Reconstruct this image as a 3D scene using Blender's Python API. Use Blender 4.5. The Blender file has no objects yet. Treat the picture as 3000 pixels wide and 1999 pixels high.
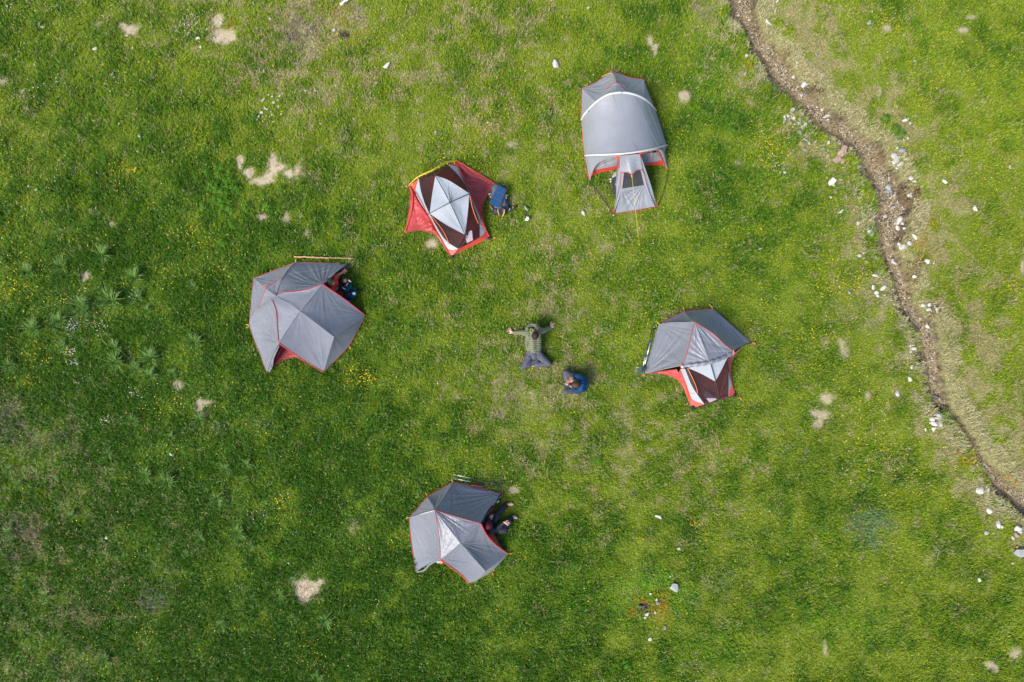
import bpy, bmesh, math, random
import numpy as np
from mathutils import Vector, Matrix
random.seed(7)
rng = np.random.default_rng(11)
C = bpy.context.scene.collection

# ------------------------------------------------------------------ camera, sky, sun, exposure
H = 19.0            # drone height above the meadow (m)
PPM = 105.0         # photograph pixels per metre at ground level
cam_d = bpy.data.cameras.new("camera"); cam = bpy.data.objects.new("camera", cam_d); C.objects.link(cam)
cam.location = (0, 0, H)
cam_d.sensor_width = 36.0
cam_d.lens = 18.0 / ((1500.0 / PPM) / H)
cam_d.clip_end = 2000
bpy.context.scene.camera = cam
SUN_EL = math.radians(47); SUN_AZ = math.atan2(-0.62, -0.78)   # world angle of the sun, from +x
w = bpy.data.worlds.new("World"); bpy.context.scene.world = w; w.use_nodes = True
nt = w.node_tree; bg = nt.nodes["Background"]
sky = nt.nodes.new("ShaderNodeTexSky"); sky.sky_type = 'NISHITA'; sky.sun_disc = False
sky.sun_elevation = SUN_EL; sky.sun_rotation = math.pi / 2 - SUN_AZ
sky.air_density = 1.0; sky.dust_density = 2.0; sky.ozone_density = 1.0
nt.links.new(sky.outputs[0], bg.inputs[0]); bg.inputs[1].default_value = 0.072
sd = bpy.data.lights.new("sun", 'SUN'); sun = bpy.data.objects.new("sun", sd); C.objects.link(sun)
sd.energy = 1.5; sd.angle = math.radians(26); sd.color = (1.0, 0.95, 0.86)
sv = Vector((math.cos(SUN_AZ) * math.cos(SUN_EL), math.sin(SUN_AZ) * math.cos(SUN_EL), math.sin(SUN_EL)))
sun.rotation_euler = (-sv).to_track_quat('-Z', 'Y').to_euler()
sun.location = sv * 40
vs = bpy.context.scene.view_settings
vs.view_transform = 'Standard'; vs.look = 'None'; vs.gamma = 1; vs.exposure = 2.0
try: vs.use_curve_mapping = False
except Exception: pass
bpy.context.scene.cycles.max_bounces = 6
bpy.context.scene.cycles.transparent_max_bounces = 12

# ------------------------------------------------------------------ places
def Wp(u, v, z=0.0):
    k = (H - z) / H
    return Vector(((u - 1500.0) / PPM * k, (999.5 - v) / PPM * k, z))
def frame(ox, oy, s):
    return lambda a, b, z=0.0: Wp(ox + a * s, oy + b * s, z)

# ------------------------------------------------------------------ noise
def _hash(ix, iy, seed):
    h = (ix.astype(np.int64) * 374761393 + iy.astype(np.int64) * 668265263 + seed * 974634777) & 0xffffffff
    h = ((h ^ (h >> 13)) * 1274126177) & 0xffffffff
    h = (h ^ (h >> 16)) & 0xffffffff
    return h.astype(np.float64) / 4294967295.0
def vn(x, y, seed=0):
    x = np.asarray(x, float); y = np.asarray(y, float)
    ix = np.floor(x); iy = np.floor(y); fx = x - ix; fy = y - iy
    fx = fx * fx * (3 - 2 * fx); fy = fy * fy * (3 - 2 * fy)
    a = _hash(ix, iy, seed); b = _hash(ix + 1, iy, seed); c = _hash(ix, iy + 1, seed); d = _hash(ix + 1, iy + 1, seed)
    return (a * (1 - fx) + b * fx) * (1 - fy) + (c * (1 - fx) + d * fx) * fy
def fbm(x, y, o=4, seed=0):
    s = 0; a = 0.5; t = 0
    for i in range(o):
        s = s + a * vn(x * 2 ** i + 17.3 * i, y * 2 ** i - 9.1 * i, seed + i); t += a; a *= 0.55
    return s / t
def sstep(a, b, x):
    t = np.clip((x - a) / (b - a), 0, 1); return t * t * (3 - 2 * t)

# ------------------------------------------------------------------ materials
def mat(name, col, rough=0.7, spec=0.3, noise=0.0, nscale=20.0, bump=0.0, bscale=60.0, trans=0.0, sheen=0.0, metal=0.0, rand=0.0, alpha=None, coord='Object'):
    m = bpy.data.materials.new(name); m.use_nodes = True; t = m.node_tree; n = t.nodes; l = t.links
    b = n["Principled BSDF"]; out = n["Material Output"]
    b.inputs["Roughness"].default_value = rough; b.inputs["Specular IOR Level"].default_value = spec
    b.inputs["Metallic"].default_value = metal
    if sheen: b.inputs["Sheen Weight"].default_value = sheen
    tc = n.new("ShaderNodeTexCoord")
    base = None
    rgb = n.new("ShaderNodeRGB"); rgb.outputs[0].default_value = (*col, 1); base = rgb.outputs[0]
    if noise:
        nz = n.new("ShaderNodeTexNoise"); nz.inputs["Scale"].default_value = nscale; nz.inputs["Detail"].default_value = 5
        l.new(tc.outputs[coord], nz.inputs["Vector"])
        mr = n.new("ShaderNodeMapRange"); mr.inputs["From Min"].default_value = 0.3; mr.inputs["From Max"].default_value = 0.7
        mr.inputs["To Min"].default_value = 1 - noise; mr.inputs["To Max"].default_value = 1 + noise
        l.new(nz.outputs["Fac"], mr.inputs["Value"])
        mx = n.new("ShaderNodeVectorMath"); mx.operation = 'SCALE'; l.new(base, mx.inputs[0]); l.new(mr.outputs[0], mx.inputs["Scale"]); base = mx.outputs[0]
    if rand:
        oi = n.new("ShaderNodeObjectInfo"); mr = n.new("ShaderNodeMapRange"); mr.inputs["To Min"].default_value = 1 - rand; mr.inputs["To Max"].default_value = 1 + rand
        l.new(oi.outputs["Random"], mr.inputs["Value"])
        mx = n.new("ShaderNodeVectorMath"); mx.operation = 'SCALE'; l.new(base, mx.inputs[0]); l.new(mr.outputs[0], mx.inputs["Scale"]); base = mx.outputs[0]
    l.new(base, b.inputs["Base Color"])
    if bump:
        nz = n.new("ShaderNodeTexNoise"); nz.inputs["Scale"].default_value = bscale; nz.inputs["Detail"].default_value = 4
        l.new(tc.outputs[coord], nz.inputs["Vector"])
        bp = n.new("ShaderNodeBump"); bp.inputs["Strength"].default_value = bump; bp.inputs["Distance"].default_value = 0.01
        l.new(nz.outputs["Fac"], bp.inputs["Height"]); l.new(bp.outputs[0], b.inputs["Normal"])
    cur = b.outputs[0]
    if trans:
        tr = n.new("ShaderNodeBsdfTranslucent"); l.new(base, tr.inputs["Color"]); ms = n.new("ShaderNodeMixShader"); ms.inputs[0].default_value = trans
        l.new(cur, ms.inputs[1]); l.new(tr.outputs[0], ms.inputs[2]); cur = ms.outputs[0]
    if alpha is not None:
        tp = n.new("ShaderNodeBsdfTransparent"); ms = n.new("ShaderNodeMixShader"); ms.inputs[0].default_value = alpha
        l.new(tp.outputs[0], ms.inputs[1]); l.new(cur, ms.inputs[2]); cur = ms.outputs[0]
    l.new(cur, out.inputs["Surface"])
    return m
def vcmat(name, rough=0.75, trans=0.25, spec=0.2, attr="Col"):
    m = bpy.data.materials.new(name); m.use_nodes = True; t = m.node_tree; n = t.nodes; l = t.links
    b = n["Principled BSDF"]; b.inputs["Roughness"].default_value = rough; b.inputs["Specular IOR Level"].default_value = spec
    a = n.new("ShaderNodeAttribute"); a.attribute_name = attr
    l.new(a.outputs["Color"], b.inputs["Base Color"])
    if trans:
        tr = n.new("ShaderNodeBsdfTranslucent"); l.new(a.outputs["Color"], tr.inputs["Color"]); ms = n.new("ShaderNodeMixShader"); ms.inputs[0].default_value = trans
        l.new(b.outputs[0], ms.inputs[1]); l.new(tr.outputs[0], ms.inputs[2]); l.new(ms.outputs[0], n["Material Output"].inputs["Surface"])
    return m
def fabric(name, col, rough=0.5, trans=0.12, spec=0.45, fold=0.24, noise=0.06):
    """tent cloth: fine creases of two sizes"""
    m = mat(name, col, rough, spec, noise=noise, nscale=3.0, trans=trans, sheen=0.15)
    t = m.node_tree; n = t.nodes; l = t.links; b = n["Principled BSDF"]
    tc = n.new("ShaderNodeTexCoord"); h = None
    for sc, st, rot in ((5.0, (1, 7, 7), 0.7), (9.0, (7, 1, 5), 2.2), (40, (1, 1, 1), 0)):
        mp = n.new("ShaderNodeMapping"); mp.inputs["Scale"].default_value = st; mp.inputs["Rotation"].default_value = (0, 0, rot)
        l.new(tc.outputs["Object"], mp.inputs[0]); nz = n.new("ShaderNodeTexNoise"); nz.inputs["Scale"].default_value = sc * (0.45 if sc < 20 else 1); nz.inputs["Detail"].default_value = 3
        l.new(mp.outputs[0], nz.inputs["Vector"])
        ml = n.new("ShaderNodeMath"); ml.operation = 'MULTIPLY'; ml.inputs[1].default_value = 1.0 if sc < 20 else 0.25; l.new(nz.outputs["Fac"], ml.inputs[0])
        if h is None: h = ml.outputs[0]
        else:
            ad = n.new("ShaderNodeMath"); ad.operation = 'ADD'; l.new(h, ad.inputs[0]); l.new(ml.outputs[0], ad.inputs[1]); h = ad.outputs[0]
    bp = n.new("ShaderNodeBump"); bp.inputs["Strength"].default_value = fold; bp.inputs["Distance"].default_value = 0.02
    l.new(h, bp.inputs["Height"]); l.new(bp.outputs[0], b.inputs["Normal"])
    return m
M = {}
M['fly'] = fabric('fly_cloth', (0.140, 0.147, 0.174), rough=0.40, trans=0.05)
M['fly_pale'] = fabric('pale_fly_cloth', (0.195, 0.206, 0.230), rough=0.42, trans=0.08)
M['red'] = fabric('red_cloth', (0.36, 0.030, 0.025), rough=0.5, trans=0.04)
M['orange'] = fabric('orange_red_cloth', (0.42, 0.035, 0.014), rough=0.5, trans=0.04)
M['footprint'] = fabric('red_groundsheet', (0.33, 0.034, 0.034), rough=0.45, trans=0.0, fold=0.8)
M['roof'] = fabric('pale_roof_cloth', (0.31, 0.335, 0.37), rough=0.42, trans=0.12)
M['strip'] = fabric('side_strip_cloth', (0.30, 0.315, 0.345), rough=0.5, trans=0.1)
M['net'] = mat('insect_netting', (0.028, 0.012, 0.013), 0.6, alpha=0.74, noise=0.25, nscale=9)
M['netdark'] = mat('black_netting', (0.03, 0.03, 0.034), 0.6, alpha=0.93, noise=0.2, nscale=9)
M['trim'] = mat('red_trim', (0.36, 0.028, 0.025), 0.6, noise=0.1)
M['zip'] = mat('orange_cord', (0.75, 0.17, 0.06), 0.6)
M['pole'] = mat('dark_pole', (0.05, 0.05, 0.055), 0.35, 0.5, metal=0.3)
M['palepole'] = mat('pale_pole_sleeve', (0.40, 0.41, 0.41), 0.5)
M['yellow'] = mat('yellow_pole', (0.50, 0.36, 0.03), 0.5, 0.3)
M['black'] = mat('black_webbing', (0.02, 0.02, 0.022), 0.7, noise=0.2)
M['stake'] = mat('orange_stake', (0.62, 0.20, 0.05), 0.5)
M['silver'] = mat('silver_metal', (0.72, 0.72, 0.72), 0.3, 0.6, metal=0.6)
M['white'] = mat('white_plastic', (0.58, 0.58, 0.58), 0.5, noise=0.06)
M['paper'] = mat('pale_pocket_cloth', (0.30, 0.24, 0.275), 0.6, noise=0.12, nscale=12)
M['wood'] = mat('peeled_wood', (0.42, 0.24, 0.12), 0.7, noise=0.3, nscale=40, bump=0.5)
M['skin'] = mat('skin', (0.40, 0.22, 0.155), 0.55, 0.35, noise=0.07, nscale=25)
M['skinp'] = mat('pale_skin', (0.44, 0.27, 0.21), 0.55, 0.35, noise=0.07, nscale=25)
M['skint'] = mat('tanned_skin', (0.36, 0.17, 0.10), 0.55, 0.35, noise=0.07, nscale=25)
M['hair'] = mat('brown_hair', (0.026, 0.013, 0.009), 0.55, 0.2, noise=0.5, nscale=45, bump=1.0, bscale=90)
M['hairg'] = mat('greying_hair', (0.075, 0.058, 0.045), 0.6, 0.2, noise=0.5, nscale=45, bump=1.0, bscale=90)
M['hairb'] = mat('light_brown_hair', (0.050, 0.027, 0.018), 0.5, 0.25, noise=0.55, nscale=40, bump=1.0, bscale=90)
M['olive'] = mat('olive_down_cloth', (0.105, 0.112, 0.062), 0.5, 0.35, noise=0.12, nscale=14, bump=0.4, bscale=40, sheen=0.2)
M['lime'] = mat('lime_cloth', (0.16, 0.26, 0.015), 0.6)
M['slate'] = mat('slate_trouser_cloth', (0.062, 0.064, 0.083), 0.75, 0.2, noise=0.18, nscale=9, bump=1.0, bscale=16)
M['slate2'] = mat('dark_slate_cloth', (0.065, 0.066, 0.085), 0.75, 0.2, noise=0.15, nscale=9, bump=0.9, bscale=14)
M['blue'] = mat('blue_jersey', (0.003, 0.030, 0.085), 0.7, 0.25, noise=0.15, nscale=8, bump=0.9, bscale=13)
M['navy'] = mat('black_navy_cloth', (0.013, 0.016, 0.026), 0.75, 0.2, noise=0.2, nscale=9, bump=0.9, bscale=14)
M['tee'] = mat('red_shirt_cloth', (0.42, 0.035, 0.018), 0.75, 0.2, noise=0.1, nscale=9, bump=0.7, bscale=14)
M['maroon'] = mat('maroon_knit', (0.085, 0.014, 0.024), 0.9, 0.1, noise=0.35, nscale=28, bump=1.2, bscale=70)
M['pack'] = mat('grey_pack_cloth', (0.075, 0.088, 0.112), 0.6, 0.3, noise=0.2, nscale=12, bump=1.0, bscale=12)
M['packblack'] = mat('black_pack_cloth', (0.025, 0.026, 0.032), 0.65, 0.25, noise=0.25, nscale=12, bump=0.8, bscale=16)
M['cell'] = mat('blue_solar_cell', (0.004, 0.045, 0.15), 0.4, 0.4, noise=0.12, nscale=20)
M['cellframe'] = mat('grey_solar_cloth', (0.05, 0.045, 0.046), 0.7, noise=0.1)
M['tan'] = mat('tan_webbing', (0.36, 0.21, 0.10), 0.7, noise=0.15)
M['teal'] = mat('teal_cloth', (0.006, 0.075, 0.12), 0.6, 0.3, noise=0.2, nscale=10, bump=0.8, bscale=14)
M['navyc'] = mat('navy_cloth', (0.008, 0.025, 0.06), 0.6, 0.3, noise=0.2, nscale=10, bump=0.8, bscale=14)
M['bluec'] = mat('bright_blue_cloth', (0.005, 0.08, 0.35), 0.55, 0.3, noise=0.1)
M['glass'] = mat('dark_bottle_glass', (0.02, 0.03, 0.02), 0.15, 0.6)
M['label'] = mat('pale_blue_label', (0.25, 0.50, 0.60), 0.5, noise=0.3, nscale=30)
M['eye'] = mat('eye_white', (0.75, 0.73, 0.70), 0.3)
M['khaki'] = mat('khaki_cloth', (0.20, 0.20, 0.16), 0.7, noise=0.15, nscale=12, bump=0.7, bscale=16)

# ------------------------------------------------------------------ mesh helpers
class MB:
    def __init__(s): s.v = []; s.f = []; s.n = 0; s.extra = {}
    def add(s, vs, fs):
        k = s.n; s.v.extend([tuple(p) for p in vs]); s.f.extend([tuple(i + k for i in f) for f in fs]); s.n += len(vs); return k
    def grid(s, P):
        n, m = len(P), len(P[0]); vs = [P[i][j] for i in range(n) for j in range(m)]
        fs = [(i * m + j, (i + 1) * m + j, (i + 1) * m + j + 1, i * m + j + 1) for i in range(n - 1) for j in range(m - 1)]
        s.add(vs, fs)
    def tube(s, pts, r, seg=7, caps=True, flat=1.0):
        pts = [Vector(p) for p in pts]
        rs = r if isinstance(r, (list, tuple)) else [r] * len(pts)
        rings = []; up = None
        for i, p in enumerate(pts):
            a = pts[max(0, i - 1)]; b = pts[min(len(pts) - 1, i + 1)]; d = (b - a)
            d = d.normalized() if d.length > 1e-9 else Vector((0, 0, 1))
            if up is None: up = Vector((0, 0, 1)) if abs(d.z) < 0.9 else Vector((1, 0, 0))
            x = d.cross(up); x = x.normalized() if x.length > 1e-6 else d.orthogonal().normalized()
            y = x.cross(d).normalized()
            rings.append([p + (x * math.cos(2 * math.pi * k / seg) + y * math.sin(2 * math.pi * k / seg) * flat) * rs[i] for k in range(seg)])
        vs = [q for rg in rings for q in rg]; fs = []
        for i in range(len(pts) - 1):
            for k in range(seg):
                fs.append((i * seg + k, i * seg + (k + 1) % seg, (i + 1) * seg + (k + 1) % seg, (i + 1) * seg + k))
        if caps: fs.append(tuple(range(seg))[::-1]); fs.append(tuple((len(pts) - 1) * seg + k for k in range(seg)))
        s.add(vs, fs)
    def ball(s, c, r, ax=(1, 1, 1), nu=14, nv=9, R=None):
        c = Vector(c); vs = []; fs = []
        for j in range(nv + 1):
            t = math.pi * j / nv
            for i in range(nu):
                p = 2 * math.pi * i / nu
                q = Vector((math.sin(t) * math.cos(p) * r * ax[0], math.sin(t) * math.sin(p) * r * ax[1], math.cos(t) * r * ax[2]))
                if R is not None: q = R @ q
                vs.append(c + q)
        for j in range(nv):
            for i in range(nu):
                fs.append((j * nu + i, (j + 1) * nu + i, (j + 1) * nu + (i + 1) % nu, j * nu + (i + 1) % nu))
        s.add(vs, fs)
    def cone(s, p0, r0, p1, r1, seg=14):
        """round-ended tapered limb"""
        p0 = Vector(p0); p1 = Vector(p1); d = p1 - p0; L = d.length
        if L < 1e-6: s.ball(p0, max(r0, r1)); return
        d.normalize(); pts = []; rs = []
        for k in range(5): a = math.pi / 2 * (1 - k / 4.0 * 1.0); pts.append(p0 - d * r0 * math.sin(a)); rs.append(max(r0 * math.cos(a), 1e-4))
        pts.append(p1); rs.append(r1)
        for k in range(1, 5): a = math.pi / 2 * k / 4.0; pts.append(p1 + d * r1 * math.sin(a)); rs.append(max(r1 * math.cos(a), 1e-4))
        s.tube(pts, rs, seg)
    def box(s, c, dims, R=None, bev=0.0):
        bm = bmesh.new(); bmesh.ops.create_cube(bm, size=1.0)
        for v in bm.verts: v.co = Vector((v.co.x * dims[0], v.co.y * dims[1], v.co.z * dims[2]))
        if bev: bmesh.ops.bevel(bm, geom=bm.edges[:], offset=bev, segments=2, affect='EDGES')
        vs = [(R @ v.co if R is not None else v.co) + Vector(c) for v in bm.verts]; bm.verts.index_update()
        fs = [tuple(v.index for v in f.verts) for f in bm.faces]; bm.free(); s.add(vs, fs)
    def poly(s, pts, zoff=0.0):
        """filled flat-ish outline"""
        bm = bmesh.new(); vs = [bm.verts.new(Vector(p) + Vector((0, 0, zoff))) for p in pts]
        f = bm.faces.new(vs); bmesh.ops.triangulate(bm, faces=[f]); bmesh.ops.subdivide_edges(bm, edges=bm.edges[:], cuts=3, use_grid_fill=True)
        bm.verts.index_update(); vv = [v.co.copy() for v in bm.verts]; ff = [tuple(v.index for v in q.verts) for q in bm.faces]; bm.free(); s.add(vv, ff)
    def build(s, name, m, parent=None, smooth=True):
        me = bpy.data.meshes.new(name)
        off = Vector(parent.location) if parent is not None else Vector((0, 0, 0))
        if parent is not None and parent.parent is not None: off = off + parent.parent.location
        me.from_pydata([(a - off.x, b - off.y, c - off.z) for a, b, c in s.v], [], s.f)
        me.materials.append(m)
        if smooth: me.polygons.foreach_set("use_smooth", [True] * len(me.polygons))
        me.update(); o = bpy.data.objects.new(name, me); C.objects.link(o)
        if parent is not None: o.parent = parent
        return o
def tag(o, label=None, cat=None, group=None, kind=None):
    if label: o['label'] = label
    if cat: o['category'] = cat
    if group: o['group'] = group
    if kind: o['kind'] = kind
    return o
def empty(name, loc, label, cat, group=None):
    o = bpy.data.objects.new(name, None); C.objects.link(o); o.location = loc; o.empty_display_size = 0.1
    return tag(o, label, cat, group)
def recentre(o):
    """put a single-mesh thing's origin at its base"""
    me = o.data; n = len(me.vertices); a = np.empty(n * 3, np.float32); me.vertices.foreach_get("co", a); a = a.reshape(-1, 3)
    c = np.array([a[:, 0].mean(), a[:, 1].mean(), a[:, 2].min()]); a -= c; me.vertices.foreach_set("co", a.ravel()); me.update()
    o.location = c; return o
def crv(pts, n):
    pts = [Vector(p) for p in pts]
    if len(pts) == 2: return [pts[0].lerp(pts[1], i / (n - 1)) for i in range(n)]
    Q = [pts[0] * 2 - pts[1]] + pts + [pts[-1] * 2 - pts[-2]]; out = []
    for i in range(1, len(Q) - 2):
        for k in range(16):
            t = k / 16.0
            out.append(0.5 * ((2 * Q[i]) + (-Q[i - 1] + Q[i + 1]) * t + (2 * Q[i - 1] - 5 * Q[i] + 4 * Q[i + 1] - Q[i + 2]) * t * t + (-Q[i - 1] + 3 * Q[i] - 3 * Q[i + 1] + Q[i + 2]) * t ** 3))
    out.append(pts[-1]); L = [0]
    for a, b in zip(out, out[1:]): L.append(L[-1] + (b - a).length)
    res = []; j = 0
    for i in range(n):
        d = L[-1] * i / (n - 1)
        while j < len(L) - 2 and L[j + 1] < d: j += 1
        f = (d - L[j]) / max(L[j + 1] - L[j], 1e-9); res.append(out[j].lerp(out[j + 1], min(max(f, 0), 1)))
    return res
_pseed = [0]
def panel(mb, sides, sag=0.03, wr=0.008, folds=(), n=34):
    """cloth patch between 3 or 4 curved sides (consecutive, sharing corners); sag < 0 bulges outward (up)."""
    _pseed[0] += 1; sd_ = _pseed[0] * 13
    A = [crv(s_, n) for s_ in sides]
    if len(A) == 3: A = [A[0], A[1], A[2], [A[2][-1]] * n]; A = [A[0], A[1], A[2], [A[0][0]] * n]
    c0 = np.array([list(p) for p in A[0]]); c1 = np.array([list(p) for p in A[1]])
    c2 = np.array([list(p) for p in A[2]])[::-1]; c3 = np.array([list(p) for p in A[3]])[::-1]
    s = np.linspace(0, 1, n)[:, None, None]; t = np.linspace(0, 1, n)[None, :, None]
    # s along A0 (bottom), t from A0 to A2
    P = (1 - t) * c0[:, None, :] + t * c2[:, None, :] + (1 - s) * c3[None, :, :] + s * c1[None, :, :] \
        - ((1 - s) * (1 - t) * c0[0] + s * (1 - t) * c0[-1] + (1 - s) * t * c2[0] + s * t * c2[-1])
    du = np.gradient(P, axis=0); dv = np.gradient(P, axis=1); N = np.cross(du, dv); Nm = N.mean(axis=(0, 1)); Nm = Nm / (np.linalg.norm(Nm) + 1e-9)
    if Nm[2] < 0: Nm = -Nm
    S = s[:, :, 0]; T = t[:, :, 0]; bub = 16 * S * (1 - S) * T * (1 - T)
    fade = np.clip(bub, 0, 1) ** 0.5
    # in-plane frame
    e1 = c0[-1] - c0[0]; e1 = e1 - Nm * e1.dot(Nm); e1 /= (np.linalg.norm(e1) + 1e-9); e2 = np.cross(Nm, e1)
    X = P @ e1; Y = P @ e2
    d = -sag * bub + 0 * X
    w_ = wr * 1.6 * (fbm(X * 3.0, Y * 3.0, 3, sd_) - 0.5)
    d = d + w_ * fade
    for (ci, amp, k, R) in folds:
        cc = [c0[0], c0[-1], c2[-1], c2[0]][ci]; dx = X - cc @ e1; dy = Y - cc @ e2; r = np.sqrt(dx * dx + dy * dy) + 1e-6; th = np.arctan2(dy, dx)
        th0 = th.mean() if True else 0
        a = np.cos(th); b = np.sin(th)
        fo = vn(a * k + 50, b * k + 50 + r * 0.6, sd_ + 3 + ci) - 0.5
        d = d + amp * fo * .75 * np.exp(-r / R) * np.clip(r / 0.12, 0, 1) * np.clip(fade * 1.3, 0, 1) * 2
    P = P + Nm * d[:, :, None]
    mb.grid([[tuple(P[i, j]) for j in range(n)] for i in range(n)])
def bake(o, voxel, smooth=4, disp=None):
    md = o.modifiers.new("r", 'REMESH'); md.mode = 'VOXEL'; md.voxel_size = voxel; md.use_smooth_shade = True
    if smooth: s = o.modifiers.new("s", 'SMOOTH'); s.iterations = smooth; s.factor = 0.5
    dg = bpy.context.evaluated_depsgraph_get(); me = bpy.data.meshes.new_from_object(o.evaluated_get(dg))
    o.modifiers.clear(); old = o.data; mats = list(old.materials); me.name = old.name; o.data = me
    me.materials.clear(); [me.materials.append(x) for x in mats]; bpy.data.meshes.remove(old)
    me.polygons.foreach_set("use_smooth", [True] * len(me.polygons))
    if disp:
        n = len(me.vertices); co = np.empty(n * 3, np.float32); me.vertices.foreach_get("co", co); co = co.reshape(-1, 3)
        no = np.empty(n * 3, np.float32); me.vertices.foreach_get("normal", no); no = no.reshape(-1, 3)
        co = co + no * disp(co)[:, None]; me.vertices.foreach_set("co", co.astype(np.float32).ravel()); me.update()
    return o
def bulkmesh(name, V, F, m, col=None, smooth=False):
    """numpy verts (n,3), faces (k,c) -> object"""
    me = bpy.data.meshes.new(name); k, c = F.shape
    me.vertices.add(len(V)); me.vertices.foreach_set("co", V.astype(np.float32).ravel())
    me.loops.add(k * c); me.loops.foreach_set("vertex_index", F.astype(np.int32).ravel())
    me.polygons.add(k); me.polygons.foreach_set("loop_start", np.arange(0, k * c, c, dtype=np.int32)); me.polygons.foreach_set("loop_total", np.full(k, c, np.int32))
    if smooth: me.polygons.foreach_set("use_smooth", np.ones(k, bool))
    if col is not None:
        a = me.attributes.new("Col", 'FLOAT_COLOR', 'POINT'); cc = np.ones((len(V), 4), np.float32); cc[:, :3] = col; a.data.foreach_set("color", cc.ravel())
    me.materials.append(m); me.update(calc_edges=True); o = bpy.data.objects.new(name, me); C.objects.link(o); return o

# ------------------------------------------------------------------ the lie of the land
def px2(x, y): return x * PPM + 1500.0, 999.5 - y * PPM
# gully centre line: photo u, v, half width (photo px)
GUL = [(2120, -260, 40), (2150, -120, 38), (2174, 0, 40), (2205, 98, 27), (2274, 183, 34), (2306, 238, 36), (2378, 306, 30), (2420, 353, 34), (2500, 400, 30), (2557, 450, 34),
       (2574, 510, 40), (2600, 552, 48), (2620, 616, 52), (2604, 670, 42), (2602, 700, 31), (2616, 751, 26), (2636, 806, 27), (2652, 857, 28), (2660, 891, 25), (2690, 938, 22),
       (2718, 972, 30), (2729, 1031, 32), (2742, 1078, 25), (2746, 1133, 28), (2752, 1172, 23), (2778, 1197, 13), (2803, 1231, 13), (2833, 1269, 12), (2858, 1303, 12), (2878, 1345, 14),
       (2912, 1396, 19), (2950, 1436, 26), (3000, 1472, 32), (3090, 1530, 36), (3250, 1620, 40)]
_g = np.array(GUL, float); _t = np.arange(len(_g)); _tt = np.linspace(0, len(_g) - 1, 420)
GX = (np.interp(_tt, _t, _g[:, 0]) - 1500) / PPM; GY = (999.5 - np.interp(_tt, _t, _g[:, 1])) / PPM; GW = np.interp(_tt, _t, _g[:, 2]) / PPM
def gully(x, y):
    """signed ratio distance/halfwidth, side (+ = right bank)"""
    x = np.asarray(x, float).ravel(); y = np.asarray(y, float).ravel(); out = np.full(len(x), 99.0); side = np.zeros(len(x)); dist = np.full(len(x), 99.0)
    near = np.where((x > 4.5))[0]
    for k in range(0, len(near), 20000):
        i = near[k:k + 20000]; dx = x[i, None] - GX[None]; dy = y[i, None] - GY[None]; d = np.sqrt(dx * dx + dy * dy); q = d / GW[None]
        j = (d - GW[None]).argmin(1); a = np.arange(len(i)); out[i] = q[a, j]; dist[i] = d[a, j] - GW[j]; side[i] = np.sign(dx[a, j] + dy[a, j] * 0.6)
    return out, side, dist
def smoothpoly(x, y):  # soft wobble for outlines
    return (fbm(x * 3.1, y * 3.1, 3, 71) - 0.5) * 0.85 + (vn(x * 11, y * 11, 72) - 0.5) * 0.42
def bed_mask(x, y, q=None):
    if q is None: q, s, d = gully(x, y)
    return 1 - sstep(0.98, 1.12, q + smoothpoly(x, y) * 1.1)
def ground_z(x, y, q=None):
    x = np.asarray(x, float); y = np.asarray(y, float); sh = x.shape; x = x.ravel(); y = y.ravel()
    q, side, d = gully(x, y)
    z = (fbm(x * 0.55, y * 0.55, 3, 5) - 0.5) * 0.07 + (fbm(x * 2.3, y * 2.3, 2, 8) - 0.5) * 0.025 - 0.03
    qq = q + smoothpoly(x, y) * 1.1
    z = z - (0.22 + .10 * (side < 0)) * (1 - sstep(0.93, 1.08, qq)) - 0.05 * (1 - sstep(1.0, 2.4, qq))
    z = z + (vn(x * 8, y * 8, 14) - 0.5) * 0.04 * (qq < 0.9)
    far = np.sqrt(x * x + y * y); z = z + np.where(far > 24, (far - 24) * 0.02 * (vn(x * 0.05, y * 0.05, 3) - 0.3), 0)
    return z.reshape(sh)
def gz(x, y): return float(ground_z(np.array([x]), np.array([y]))[0])
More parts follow.
